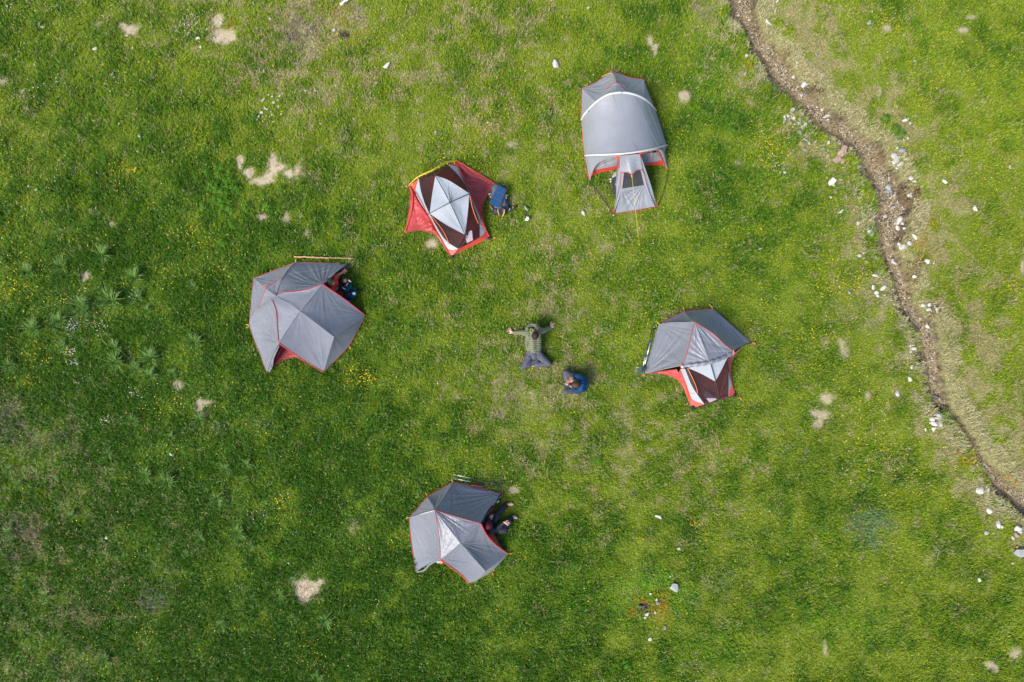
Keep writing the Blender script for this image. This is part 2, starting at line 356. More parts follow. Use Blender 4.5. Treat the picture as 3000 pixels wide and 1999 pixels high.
# bare straw-coloured patches: photo u, v, ru, rv, paleness
BARE = [(382, 85, 34, 18, .75), (360, 80, 15, 14, .9), (637, 62, 15, 24, .8), (655, 112, 34, 20, .9), (640, 95, 14, 14, .8), (4, 238, 15, 15, .8), (703, 478, 11, 24, .95), (729, 505, 17, 15, .95), (761, 531, 26, 15, .95),
        (783, 520, 20, 20, 1), (799, 489, 14, 34, 1), (820, 488, 18, 18, .95), (845, 510, 16, 12, 1), (870, 508, 14, 20, 1), (761, 637, 19, 13, .75), (839, 642, 10, 18, .7), (897, 683, 12, 15, .7),
        (327, 659, 12, 7, .6), (1501, 425, 20, 10, .5), (1905, 119, 10, 15, .7), (1919, 149, 10, 17, .7), (2004, 282, 19, 19, .8), (1266, 713, 19, 17, .85), (249, 810, 16, 12, .8), (378, 1044, 9, 12, .35),
        (518, 1129, 16, 15, .65), (585, 1190, 13, 26, .75), (602, 1180, 22, 11, .75), (595, 1214, 17, 9, .6), (905, 1725, 44, 32, 1), (895, 1745, 25, 22, .9), (1038, 1540, 17, 20, .3), (1506, 1438, 20, 12, .65),
        (2470, 1023, 19, 26, .7), (2426, 1172, 22, 21, .75), (2404, 1218, 30, 20, .7), (2395, 1240, 18, 18, .7), (2538, 1159, 10, 14, .6), (2978, 1914, 20, 18, .75), (2900, 1950, 18, 12, .75), (2918, 1962, 13, 12, .75),
        (2417, 1902, 8, 22, .5), (2159, 1834, 6, 18, .45), (1612, 1132, 9, 7, .5), (2600, 82, 14, 9, .7), (2850, 50, 16, 8, .6), (2823, 88, 16, 8, .7), (2575, 268, 8, 12, .7), (2050, 232, 20, 10, .3),
        (2996, 780, 9, 20, .8), (1304, 1136, 8, 12, .3), (480, 55, 8, 8, .3), (2170, 480, 15, 9, .4), (282, 72, 10, 9, .4), (660, 660, 20, 8, .0), (1580, 255, 8, 6, .4), (2840, 420, 10, 8, .3)]
MOSS = [(1910, 1783, 55, 45, 1), (1935, 1750, 30, 25, .8), (985, 35, 45, 35, .4), (1045, 110, 40, 30, .3), (2725, 655, 28, 20, .9), (2700, 720, 25, 40, .6), (2350, 205, 18, 25, .3), (2190, 195, 8, 8, .6), (2830, 1345, 30, 22, .7), (680, 78, 22, 14, .7), (2950, 1410, 30, 18, .5)]
RUST = [(2650, 590, 35, 50, 1), (2395, 270, 25, 18, .6), (2545, 415, 28, 10, .6), (2590, 450, 12, 25, .6), (2300, 155, 25, 20, .5), (2680, 800, 25, 45, .6), (2735, 910, 20, 20, .5), (2650, 690, 15, 30, .5), (2310, 390, 12, 8, .2), (2470, 345, 25, 14, .5)]
DARK = [(118, 300, 13, 13, 1), (1013, 102, 16, 13, 1), (1616, 330, 5, 38, .9), (1622, 390, 4, 20, .6), (366, 175, 5, 30, .7), (420, 225, 12, 6, .5), (1625, 25, 8, 8, .6), (1890, 1778, 18, 14, .9), (1905, 1800, 15, 10, .6), (2310, 178, 6, 6, .3), (1001, 315, 6, 8, .8), (512, 160, 12, 8, .5), (195, 140, 8, 8, .4), (1415, 1995, 16, 8, .5)]
GREYB = [(880, 110, 45, 60, .8), (860, 60, 40, 40, .5), (1030, 55, 45, 40, .8), (2070, 25, 28, 26, 1), (1500, 1160, 55, 70, .55), (1470, 1120, 40, 30, .35), (30, 1235, 45, 55, .8), (90, 1280, 80, 40, .6), (60, 1560, 50, 60, .7), (60, 1600, 45, 40, .6), (455, 1760, 45, 40, .8), (640, 1250, 30, 16, .7),
         (660, 1480, 25, 30, .4), (225, 1780, 40, 25, .5), (215, 1950, 60, 30, .6), (2040, 1010, 10, 10, .1), (2620, 1370, 35, 40, .5), (2555, 950, 45, 30, .5), (760, 1240, 30, 20, .4), (2480, 900, 40, 22, .5), (320, 1560, 45, 40, .35), (200, 1450, 50, 40, .45)]
LUSHB = [(1905, 1750, 120, 85, .8), (2075, 250, 60, 160, .15), (2080, 1900, 120, 60, .3), (2500, 1830, 140, 70, .3), (1700, 1760, 90, 80, .2)]
GREYG = [(2545, 1545, 60, 48, 1), (2120, 1700, 40, 25, .5), (240, 920, 90, 60, .3)]
def blobs(lst, x, y, wob=1.0, sc=1.0):
    u, v = px2(x, y); r = np.zeros(x.shape)
    n1 = (fbm(x * 4.5, y * 4.5, 3, 31) - 0.5) * 1.3 * wob; n2 = (vn(x * 24, y * 24, 33) - 0.5) * 0.5 * wob
    for (bu, bv, ru, rv, a) in lst:
        i = np.where((np.abs(u - bu) < ru * 2.4 * sc) & (np.abs(v - bv) < rv * 2.4 * sc))[0] if x.ndim == 1 else None
        q = np.sqrt(((u[i] - bu) / (ru * sc)) ** 2 + ((v[i] - bv) / (rv * sc)) ** 2) + n1[i] + n2[i]
        r[i] = np.maximum(r[i], a * (1 - sstep(0.50, 1.38, q)))
    return r
# broad cover: dryness and lushness on a coarse grid over the photograph (12 x 8 cells)
DG = 0.95 * np.array([1,1,1,1,1,1,1,1,1,.8,.75,.7])[None] * np.array([[.20,.30,.38,.55,.35,.38,.28,.15,.30,.55,.33,.22],[.28,.20,.20,.38,.33,.38,.36,.10,.10,.36,.36,.28],[.15,.10,.10,.15,.22,.28,.36,.32,.16,.22,.34,.38],[.10,.08,.08,.10,.20,.30,.36,.26,.18,.28,.42,.36],
               [.20,.12,.12,.10,.15,.36,.42,.28,.28,.30,.36,.50],[.36,.20,.15,.08,.10,.20,.36,.38,.38,.28,.32,.46],[.36,.25,.15,.08,.08,.10,.16,.22,.24,.22,.32,.36],[.32,.25,.15,.10,.08,.08,.10,.16,.20,.24,.20,.18]])
LG = -np.array([0,0,0,0,0,0,0,0,0,.04,.10,.12])[None] + np.array([[.50,.40,.28,.20,.12,.12,.22,.45,.40,.20,.30,.42],[.42,.55,.50,.28,.22,.18,.20,.52,.58,.35,.20,.28],[.62,.72,.78,.60,.42,.36,.25,.30,.48,.42,.28,.15],[.78,.88,.86,.72,.50,.38,.34,.38,.48,.35,.28,.18],
               [.85,.90,.88,.82,.60,.40,.34,.38,.40,.36,.35,.18],[.88,.95,.90,.84,.76,.55,.36,.30,.32,.42,.40,.20],[.95,1.,.94,.90,.85,.76,.60,.48,.38,.46,.36,.25],[1.,1.,.98,.94,.88,.78,.62,.46,.40,.40,.46,.46]])
def coarse(G, x, y):
    u, v = px2(x, y); a = np.clip((u - 125) / 250.0, 0, 10.999); b = np.clip((v - 125) / 250.0, 0, 6.999)
    i = a.astype(int); j = b.astype(int); a = a - i; b = b - j
    return (G[j, i] * (1 - a) + G[j, i + 1] * a) * (1 - b) + (G[j + 1, i] * (1 - a) + G[j + 1, i + 1] * a) * b
def cover(x, y):
    """dict of masks at ground points"""
    q, side, d = gully(x, y)
    D = coarse(DG, x, y); L = coarse(LG, x, y)
    n1 = fbm(x * 0.9, y * 0.9, 4, 21); n2 = fbm(x * 2.6 + 5, y * 2.6, 4, 27); n3 = fbm(x * 7, y * 7, 3, 44)
    bankdry = np.where(side > 0, np.exp(-(np.clip(d, 0, 9) / 0.30) ** 1.6) + .8 * np.exp(-(np.clip(d, 0, 9) / 1.4) ** 2) * sstep(.37, .60, fbm(x * 2.2 + 3, y * 2.2, 4, 58)), .65 * np.exp(-(np.clip(d, 0, 9) / 1.0) ** 2) * sstep(.38, .62, fbm(x * 2.4, y * 2.4 + 7, 4, 59))) * (q < 50) * (.6 + .8 * n2)
    D = np.clip(D + bankdry * 0.5, 0, 1)
    L = np.clip(L + (n1 - 0.5) * 0.8 + (n2 - 0.5) * 1.3 + (n3 - 0.5) * .5, 0, 1)
    n4 = fbm(x * 3.9 + 40, y * 3.9, 3, 52); dry = sstep(0.71 - D * 0.66, 0.92 - D * 0.68, n4 * 0.62 + n3 * 0.38 + (n1 - .5) * 0.22 + .01) * (.35 + .65 * np.clip(D * 2.4, 0, 1))
    return dict(q=q, side=side, d=d, D=D, L=L, dry=np.clip(dry + bankdry * 0.5, 0, 1), bed=bed_mask(x, y, q), bare=blobs(BARE, x, y), moss=blobs(MOSS, x, y, 1.5), rust=blobs(RUST, x, y, 1.5), dark=blobs(DARK, x, y, 0.6), greyb=blobs(GREYB, x, y, 1.6, 1.15), greyg=blobs(GREYG, x, y, 1.2, 1.1), n1=n1, n2=n2, n3=n3)

# ground sheet: fine under the camp, coarse to the horizon
def axis(a, b, st, far):
    c = np.arange(a, b + st / 2, st); o = []; d = st; p = b
    while p < far: d *= 1.35; p += d; o.append(p)
    o2 = []; d = st; p = a
    while p > -far: d *= 1.35; p -= d; o2.append(p)
    return np.array(o2[::-1] + list(c) + o)
ax_ = axis(-15.6, 15.6, 0.06, 900); ay_ = axis(-10.6, 10.6, 0.06, 900)
XX, YY = np.meshgrid(ax_, ay_); gx, gy = XX.ravel(), YY.ravel()
cv = cover(gx, gy); gzv = ground_z(gx, gy, cv['q']); gzv = gzv - 0.05 * cv['dark']
nx, ny = len(ax_), len(ay_); ii = (np.arange(ny - 1)[:, None] * nx + np.arange(nx - 1)[None]).ravel()
Fg = np.stack([ii, ii + 1, ii + nx + 1, ii + nx], 1)
def ground_mat():
    m = bpy.data.materials.new("meadow_ground"); m.use_nodes = True; t = m.node_tree; n = t.nodes; l = t.links; b = n["Principled BSDF"]
    tc = n.new("ShaderNodeTexCoord"); a1 = n.new("ShaderNodeAttribute"); a1.attribute_name = "mask_a"; a2 = n.new("ShaderNodeAttribute"); a2.attribute_name = "mask_b"
    s1 = n.new("ShaderNodeSeparateColor"); l.new(a1.outputs["Color"], s1.inputs[0]); s2 = n.new("ShaderNodeSeparateColor"); l.new(a2.outputs["Color"], s2.inputs[0])
    def noise(sc, det=5, rough=.6):
        z = n.new("ShaderNodeTexNoise"); z.inputs["Scale"].default_value = sc; z.inputs["Detail"].default_value = det; z.inputs["Roughness"].default_value = rough; l.new(tc.outputs["Object"], z.inputs["Vector"]); return z
    def ramp(src, stops):
        r = n.new("ShaderNodeValToRGB"); e = r.color_ramp.elements
        while len(e) < len(stops): e.new(0.5)
        for k, (p, c) in enumerate(stops): e[k].position = p; e[k].color = (*c, 1)
        l.new(src, r.inputs[0]); return r.outputs[0]
    def mix(f, a, c):
        x = n.new("ShaderNodeMix"); x.data_type = 'RGBA'; l.new(f, x.inputs[0]); l.new(a, x.inputs[6]); l.new(c, x.inputs[7]); return x.outputs[2]
    nf = noise(26).outputs["Fac"]; nm = noise(9).outputs["Fac"]
    bright = ramp(nf, [(.30, (.045, .080, .006)), (.5, (.115, .165, .014)), (.72, (.22, .25, .045))])
    lush = ramp(nf, [(.32, (.010, .028, .003)), (.52, (.028, .070, .006)), (.74, (.06, .115, .015))])
    g = mix(s1.outputs[2], bright, lush)
    dry = ramp(nf, [(.3, (.11, .11, .042)), (.52, (.24, .22, .09)), (.72, (.38, .34, .18))])
    g = mix(s2.outputs[0], g, dry)
    straw = ramp(noise(60, 4, .7).outputs["Fac"], [(.3, (.20, .155, .10)), (.5, (.42, .34, .235)), (.7, (.62, .54, .41))])
    g = mix(s1.outputs[0], g, straw)
    vo = n.new("ShaderNodeTexVoronoi"); vo.inputs["Scale"].default_value = 22; l.new(tc.outputs["Object"], vo.inputs["Vector"])
    vs_ = n.new("ShaderNodeSeparateColor"); l.new(vo.outputs["Color"], vs_.inputs[0])
    peb = ramp(vs_.outputs[0], [(.0, (.04, .032, .024)), (.3, (.11, .085, .055)), (.6, (.21, .16, .095)), (.85, (.31, .25, .16)), (1, (.38, .35, .28))])
    mud = ramp(nm, [(.35, (.085, .062, .034)), (.6, (.24, .185, .105))])
    nsel = ramp(noise(3.2, 3).outputs["Fac"], [(.42, (0, 0, 0)), (.55, (.8, .8, .8))])
    bed = mix(nsel, mud, peb)
    g = mix(s1.outputs[1], g, bed)
    rgbr = n.new("ShaderNodeRGB"); rgbr.outputs[0].default_value = (.10, .035, .018, 1); g = mix(s2.outputs[1], g, rgbr.outputs[0])
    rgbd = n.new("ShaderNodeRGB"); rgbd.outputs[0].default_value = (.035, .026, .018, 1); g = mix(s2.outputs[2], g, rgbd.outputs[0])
    l.new(g, b.inputs["Base Color"])
    b.inputs["Roughness"].default_value = .85; b.inputs["Specular IOR Level"].default_value = .25
    bp = n.new("ShaderNodeBump"); bp.inputs["Strength"].default_value = .8; bp.inputs["Distance"].default_value = .04
    l.new(noise(34, 6, .7).outputs["Fac"], bp.inputs["Height"]); l.new(bp.outputs[0], b.inputs["Normal"])
    return m
gr = bulkmesh("ground", np.stack([gx, gy, gzv], 1), Fg, ground_mat(), smooth=True)
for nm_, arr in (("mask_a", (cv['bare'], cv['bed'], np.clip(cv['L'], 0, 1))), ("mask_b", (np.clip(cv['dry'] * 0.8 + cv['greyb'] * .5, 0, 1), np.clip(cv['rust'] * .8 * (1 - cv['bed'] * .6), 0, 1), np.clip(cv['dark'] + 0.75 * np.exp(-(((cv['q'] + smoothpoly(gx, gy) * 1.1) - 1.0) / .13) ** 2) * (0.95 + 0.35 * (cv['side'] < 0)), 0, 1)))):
    a = gr.data.attributes.new(nm_, 'FLOAT_COLOR', 'POINT'); c_ = np.ones((len(gx), 4), np.float32)
    for k in range(3): c_[:, k] = arr[k]
    a.data.foreach_set("color", c_.ravel())
tag(gr, "green alpine meadow ground with bare patches and a stony gully", "ground", kind="structure")

# ------------------------------------------------------------------ places where nothing grows (tents, ground sheets)
NOGROW = []
def inpoly(x, y, poly):
    r = np.zeros(x.shape, bool); n = len(poly); j = n - 1
    for i in range(n):
        xi, yi = poly[i]; xj, yj = poly[j]
        c = ((yi > y) != (yj > y)) & (x < (xj - xi) * (y - yi) / (yj - yi + 1e-12) + xi); r ^= c; j = i
    return r
def nogrow(K, pts, shrink=0.97):
    shrink = max(shrink, 1.005)
    P = [K(a, b, 0) for a, b in pts]; cx = sum(p.x for p in P) / len(P); cy = sum(p.y for p in P) / len(P)
    NOGROW.append([(cx + (p.x - cx) * shrink, cy + (p.y - cy) * shrink) for p in P])

# ------------------------------------------------------------------ tents
def trim(root, pts, r=0.007, m='trim', name='seam_trim', n=30, flat=1.0, seg=6, lift=0.004):
    b = MB(); P = crv(pts, n); b.tube([p + Vector((0, 0, lift)) for p in P], r, seg, flat=flat); return b.build(name, M[m], root)
def ribbon(root, pts, w_, m='trim', name='seam_trim', n=30, drop=0.0, out=(0, 0, 0)):
    """flat band hanging along an edge"""
    P = crv(pts, n); b = MB(); o = Vector(out)
    if o.length: o.normalize()
    rows = []
    for p in P: rows.append([tuple(p + Vector((0, 0, .006))), tuple(p + o * w_ * .5 + Vector((0, 0, .004 - drop * .5))), tuple(p + o * w_ + Vector((0, 0, -drop)))])
    b.grid(rows); return b.build(name, M[m], root)
def stake(root, K, a, b, da, db, L=0.16, m='stake'):
    """peg lying out from a corner (da, db: direction in crop units)"""
    p = K(a, b, .03); d = K(a + da, b + db, 0) - K(a, b, 0); d.normalize()
    x = MB(); x.tube([p, p + d * L * .55 + Vector((0, 0, .035)), p + d * L + Vector((0, 0, -.02))], [.011, .010, .006], 6)
    x.tube([p + d * L * .5 + Vector((0, 0, .03)) + d.cross(Vector((0, 0, 1))) * .025, p + d * L * .5 + Vector((0, 0, .03)) - d.cross(Vector((0, 0, 1))) * .025], .006, 5)
    return x.build('stake', M[m], root)
def cord(root, pts, r=.006, m='black', name='guy_line', n=24): return trim(root, pts, r, m, name, n)
def patchbox(root, K, pts, z, m, name, th=.01):
    b = MB(); P = [K(a, c, z) for a, c in pts]; b.poly(P, th); return b.build(name, M[m], root, smooth=False)
GT = 'tents pitched on the meadow'

# ---- tent without its fly, up the slope, red sheet out on both sides
K = frame(1150, 440, 400 / 1792.0)
A = empty('tent', K(800, 800, 0), 'tent without its fly, dark netting round a pale roof, red sheet spread either side', 'tent', GT)
nogrow(K, [(222, 470), (862, 148), (1335, 440), (1190, 700), (1185, 900), (1278, 1150), (768, 1402), (600, 1130), (400, 1055), (165, 1085)])
b = MB()
left = [K(220, 470, .04), K(232, 600, .05), K(200, 850, .04), K(160, 1088, .03)]
panel(b, [[K(162, 1088, .03), K(270, 1058, .05), K(410, 1056, .05), K(585, 1125, .05), K(690, 1290, .04), K(768, 1402, .04)], [K(768, 1402, .04), K(560, 1050, .10), K(222, 470, .06)], [K(222, 470, .06), K(235, 600, .06), K(205, 850, .05), K(162, 1088, .03)]], -.02, .05, [(0, .07, 14, 1.2), (2, .05, 12, .9)], n=60)
b.build('footprint', M['footprint'], A)
b = MB()
panel(b, [[K(862, 150, .06), K(1100, 290, .06), K(1340, 440, .03)], [K(1340, 440, .03), K(1232, 620, .05), K(1185, 780, .05), K(1190, 930, .05), K(1278, 1148, .04)], [K(1278, 1148, .04), K(1050, 600, .10), K(862, 150, .06)]], -.02, .04, [(1, .06, 12, 1.0), (0, .05, 12, .8)], n=60)
b.build('footprint', M['footprint'], A)
trim(A, [K(862, 150, .07), K(1100, 290, .07), K(1340, 440, .05)], .018, 'orange', 'footprint_hem')
trim(A, [K(880, 195, .09), K(1050, 330, .08), K(1280, 470, .06)], .009, 'footprint', 'footprint_hem')
trim(A, [K(225, 480, .08), K(262, 580, .09), K(250, 800, .07), K(165, 1080, .04)], .022, 'orange', 'footprint_hem')
trim(A, [K(162, 1088, .04), K(270, 1060, .06), K(410, 1058, .06), K(585, 1127, .06), K(690, 1290, .05), K(768, 1402, .04)], .010, 'red', 'footprint_hem')
trim(A, [K(1340, 440, .05), K(1232, 620, .07), K(1185, 780, .07), K(1190, 930, .07), K(1278, 1148, .04)], .010, 'orange', 'footprint_hem')
fl = MB(); fl.poly([K(232, 470, .03), K(862, 160, .03), K(1270, 1150, .03), K(775, 1395, .03)]); fl.build('floor', M['red'], A)
TL, TR, BR, BL = K(222, 470, .05), K(862, 150, .05), K(1278, 1150, .05), K(768, 1403, .05)
hubN = K(535, 272, .42); N_ = K(562, 335, .86); Lp = K(487, 835, .96); Rp = K(1008, 572, .96); PK = K(755, 695, 1.07); S_ = K(952, 1112, .60); hubS = K(985, 1174, .38)
a1 = K(725, 195, .22); a2 = K(345, 376, .22); a0 = K(540, 285, .40)
b1 = K(1145, 1147, .22); b2 = K(1214, 1042, .16); c1 = K(860, 1296, .20); c2 = K(728, 1300, .12)
eLN = [Lp, K(520, 580, .90), N_]; eNR = [N_, K(720, 390, .92), K(870, 480, .95), Rp]; eRS = [Rp, K(990, 800, .80), S_]; eSL = [S_, K(720, 990, .82), Lp]
b = MB()
panel(b, [[PK, N_], eNR, [Rp, PK]], .03, .006, [(0, .035, 16, .5)], n=40)
panel(b, [[PK, Rp], eRS, [S_, PK]], .03, .006, [(2, .02, 16, .4)], n=40)
panel(b, [[PK, S_], eSL, [Lp, PK]], .02, .006, [(1, .03, 16, .5)], n=40)
panel(b, [[PK, Lp], eLN, [N_, PK]], .02, .004, [], n=40)
b.build('roof_cloth', M['roof'], A)
# netting walls
lowL = [a2, K(368, 520, .25), K(420, 690, .52), Lp]; lowL2 = [Lp, K(560, 975, .55), K(655, 1130, .35), K(742, 1222, .24), c1]
upR = [a1, K(850, 330, .40), K(940, 450, .68), Rp]; upR2 = [Rp, K(1085, 790, .60), K(1138, 950, .35), b1]
b = MB()
panel(b, [[N_, a1], upR, eNR[::-1]], .02, .008, [(1, .03, 12, .6)], n=34)
panel(b, [[N_, Lp][::1] if 0 else eLN[::-1], lowL[::-1], [a2, N_]], .02, .008, [(2, .03, 12, .6)], n=34)
panel(b, [[a2, K(440, 325, .34), a0, K(640, 235, .33), a1], [a1, N_], [N_, a2]], .015, .006, [], n=24)
panel(b, [eSL[::-1], [S_, c1], lowL2[::-1]], .02, .008, [(1, .03, 12, .5)], n=34)
panel(b, [eRS, [S_, b1], upR2[::-1]], .02, .008, [(1, .03, 12, .5)], n=34)
panel(b, [[S_, hubS], [hubS, c1], [c1, S_]], .01, .004, [], n=14)
panel(b, [[S_, b1], [b1, hubS], [hubS, S_]], .01, .004, [], n=14)
panel(b, [[hubS, b1], [b1, K(1010, 1225, .14), c1], [c1, hubS]], .01, .004, [], n=18)
b.build('netting_wall', M['net'], A)
for pts in ([K(352, 400, .235), K(395, 600, .30), K(425, 690, .53), K(486, 828, .95)], [K(500, 850, .93), K(572, 975, .55), K(667, 1130, .36)], [K(742, 215, .235), K(860, 335, .42), K(950, 455, .70), K(1003, 560, .95)], [K(1014, 590, .94), K(1090, 790, .60), K(1143, 955, .36)]):
    trim(A, pts, .012, 'netdark', 'netting_hem', flat=.5)
# pale strips below the netting
b = MB()
oL = [K(340, 380, .20), K(303, 545, .14), K(372, 700, .30), K(470, 845, .55)]; oL2 = [K(470, 845, .55), K(590, 1080, .22), K(730, 1302, .12)]
panel(b, [oL[::-1], [oL[0], a2], lowL, [Lp, oL[-1]]], .0, .006, [], n=26)
panel(b, [oL2[::1], [K(730, 1302, .12), K(790, 1312, .13), c1], lowL2[::-1], [Lp, oL2[0]]], .0, .006, [], n=26)
oR = [K(740, 190, .20), K(870, 245, .14), K(945, 400, .32), K(1015, 560, .60)]; oR2 = [K(1015, 560, .60), K(1120, 800, .30), K(1216, 1045, .14)]
panel(b, [oR, [oR[-1], Rp], upR[::-1], [a1, oR[0]]], .0, .006, [], n=26)
panel(b, [oR2, [oR2[-1], K(1200, 1095, .16), b1], upR2[::-1], [Rp, oR2[0]]], .0, .006, [], n=26)
b.build('side_strip', M['strip'], A)
# bathtub walls
b = MB()
panel(b, [[TL, K(345, 620, .05), K(460, 860, .05)], [K(460, 860, .05), oL[-1]], oL[::-1], [oL[0], TL]], 0, .006, n=24)
panel(b, [[K(460, 860, .05), K(620, 1140, .05), BL], [BL, K(730, 1302, .12)], oL2[::-1], [oL2[0], K(460, 860, .05)]], 0, .006, n=24)
panel(b, [[TR, K(965, 400, .05), K(1040, 575, .05)], [K(1040, 575, .05), oR[-1]], oR[::-1], [oR[0], TR]], 0, .006, n=24)
panel(b, [[K(1040, 575, .05), K(1165, 860, .05), BR], [BR, oR2[-1]], oR2[::-1], [oR2[0], K(1040, 575, .05)]], 0, .006, n=24)
panel(b, [[BL, K(1020, 1275, .04), BR], [BR, b1], [b1, K(1010, 1225, .14), c1], [c1, BL]], .01, .01, n=26)
panel(b, [[K(730, 1302, .12), K(790, 1312, .13), c1], [c1, BL], [BL, K(730, 1302, .12)]], 0, .004, n=12)
panel(b, [[oR2[-1], K(1200, 1095, .16), b1], [b1, BR], [BR, oR2[-1]]], 0, .004, n=12)
panel(b, [[TL, K(540, 300, .05), TR], [TR, a1], [a1, K(640, 235, .33), a0, K(440, 325, .34), a2], [a2, TL]], .01, .008, n=26)
b.build('bathtub_wall', M['orange'], A)
for p in ([TL, hubN],): pass
trim(A, [K(300, 545, .17), K(470, 850, .58), K(600, 1095, .24), K(762, 1395, .07)], .009, 'trim')
trim(A, [K(872, 245, .17), K(1018, 560, .63), K(1125, 800, .33), K(1222, 1045, .16), BR], .022, 'trim')
# poles
for pts in ([hubN, N_ + Vector((0, 0, .03)), PK + Vector((0, 0, .04)), S_ + Vector((0, 0, .04)), hubS], [K(455, 852, .94), PK + Vector((0, 0, .06)), K(1045, 556, .94)],
            [hubS, K(1100, 1160, .22), K(1262, 1153, .05)], [hubS, K(890, 1270, .22), K(782, 1398, .05)], [S_ + Vector((0, 0, .02)), K(1050, 1128, .36), K(1140, 1145, .25)]):
    trim(A, pts, .011 if len(pts) > 3 else .009, 'pole', 'pole')
trim(A, [K(458, 842, .93), K(755, 690, 1.10), K(1040, 566, .93)], .005, 'pole', 'pole')
for dz in (0, 1):
    trim(A, [K(208, 470, .06), K(330, 360 - dz * 8, .26), hubN + Vector((0, .03 * dz, .03)), K(700, 175 - dz * 18, .30), K(865, 140, .08)], .009, 'yellow', 'spreader_pole')
bx = MB(); bx.ball(hubN, .035, (1, 1, .8)); bx.build('hub', M['black'], A)
bx = MB(); bx.ball(PK + Vector((0, 0, .06)), .022); bx.build('hub', M['black'], A)
for (a, c, z) in ((265, 452, .16), (335, 385, .26), (440, 330, .38), (620, 238, .42), (725, 190, .32), (818, 182, .15)):
    trim(A, [K(a, c, z), K(a - 12, c - 26, z + .02)], .009, 'yellow', 'clip', n=4)
for (a, c) in ((782, 1398), (1258, 1155)):
    bx = MB(); bx.box(K(a, c, .07), (.13, .08, .03), Matrix.Rotation(.5 if a < 1000 else 0.05, 3, 'Z'), .01); bx.build('corner_pocket', M['black'], A)
trim(A, [K(515, 868, .95), K(590, 960, .74), K(655, 1050, .58), K(705, 1140, .45), K(730, 1205, .36)], .008, 'zip', 'zip')
trim(A, [K(1016, 605, .96), K(1045, 740, .80), K(1090, 880, .60), K(1128, 965, .46)], .008, 'zip', 'zip')
trim(A, [K(1150, 990, .30), K(1165, 1005, .29), K(1182, 990, .29)], .006, 'zip', 'zip', n=8)
trim(A, [K(730, 1205, .27), K(735, 1225, .25), K(715, 1240, .22)], .006, 'zip', 'zip', n=8)
patchbox(A, K, [(945, 1078), (1042, 1056), (1055, 1185), (975, 1222)], .52, 'paper', 'inner_pocket')
cord(A, [K(955, 1190, .40), K(900, 1260, .28), K(790, 1390, .08)], .004, 'pole')
stake(A, K, 160, 1095, -40, 25); stake(A, K, 1290, 1158, 80, -5, .2); stake(A, K, 770, 1420, -30, 60); stake(A, K, 212, 472, -60, 5, .12)
cord(A, [K(1255, 1155, .08), K(1330, 1158, .04)], .01)

# ---- biggest grey tent on the left, man in red shirt in its porch
K = frame(700, 720, 420 / 1646.0)
B = empty('tent', K(820, 850, 0), 'widest grey tent with a hooded vent, below the long wooden stick', 'tent', GT)
nogrow(K, [(165, 380), (660, 190), (1180, 215), (1120, 470), (1440, 800), (1260, 1140), (968, 1440), (640, 1288), (372, 1405), (322, 1455), (120, 920)], .96)
A_, B_, C_, D_, E_, F_, G_, H_ = K(165, 376, .05), K(657, 187, .05), K(1262, 206, .04), K(1452, 802, .05), K(1262, 1148, .04), K(970, 1452, .05), K(322, 1465, .03), K(115, 922, .05)
P0 = K(420, 577, 1.0); PK = K(700, 755, 1.22); Q = K(1090, 1046, .78); R1 = K(960, 442, 1.08); L1 = K(455, 1118, 1.08)
eP0B = [P0, K(475, 430, .76), K(575, 262, .36), B_]; eP0H = [P0, K(285, 660, .62), K(150, 812, .22), H_]
eCR = [C_, K(1130, 295, .45), K(1045, 378, .82), R1]; eRP0 = [R1, K(745, 512, 1.08), K(560, 532, 1.05), P0]; eL1P0 = [L1, K(442, 900, 1.08), K(428, 755, 1.06), K(390, 640, 1.03), P0]
eRD = [R1, K(1205, 615, .60), D_]; eLF = [L1, K(712, 1290, .58), F_]; eGL = [G_, K(385, 1290, .55), L1]
b = MB()
panel(b, [[A_, B_], eP0B[::-1], [P0, A_]], .03, .010, [(0, .04, 12, .8), (1, .03, 12, .6)], n=44)
panel(b, [[A_, P0], eP0H, [H_, A_]], .03, .010, [(0, .04, 12, .7)], n=44)
panel(b, [eP0B, [B_, C_], eCR, eRP0], .06, .016, [(2, .06, 20, .9), (3, .05, 18, .9)], n=60)
panel(b, [eRP0, [P0, PK], [PK, R1]], .03, .010, [(0, .03, 14, .5)], n=40)
panel(b, [eP0H[::-1], eL1P0[::-1], [L1, K(375, 1300, .5), G_], [G_, H_]], .05, .014, [(2, .06, 18, 1.0), (0, .03, 12, .6)], n=60)
panel(b, [eL1P0, [P0, PK], [PK, L1]], .01, .006, [], n=40)
panel(b, [[PK, R1], eRD, [D_, Q], [Q, PK]], .04, .008, [(2, .03, 14, .6), (1, .03, 14, .5)], n=54)
panel(b, [[PK, L1], eLF, [F_, Q], [Q, PK]], .02, .008, [(2, .03, 16, .6), (0, .03, 18, .35)], n=54)
panel(b, [[D_, E_, F_][::1], [F_, Q], [Q, D_]], .0, .012, [(2, .02, 12, .5)], n=44)
b.build('fly', M['fly'], B)
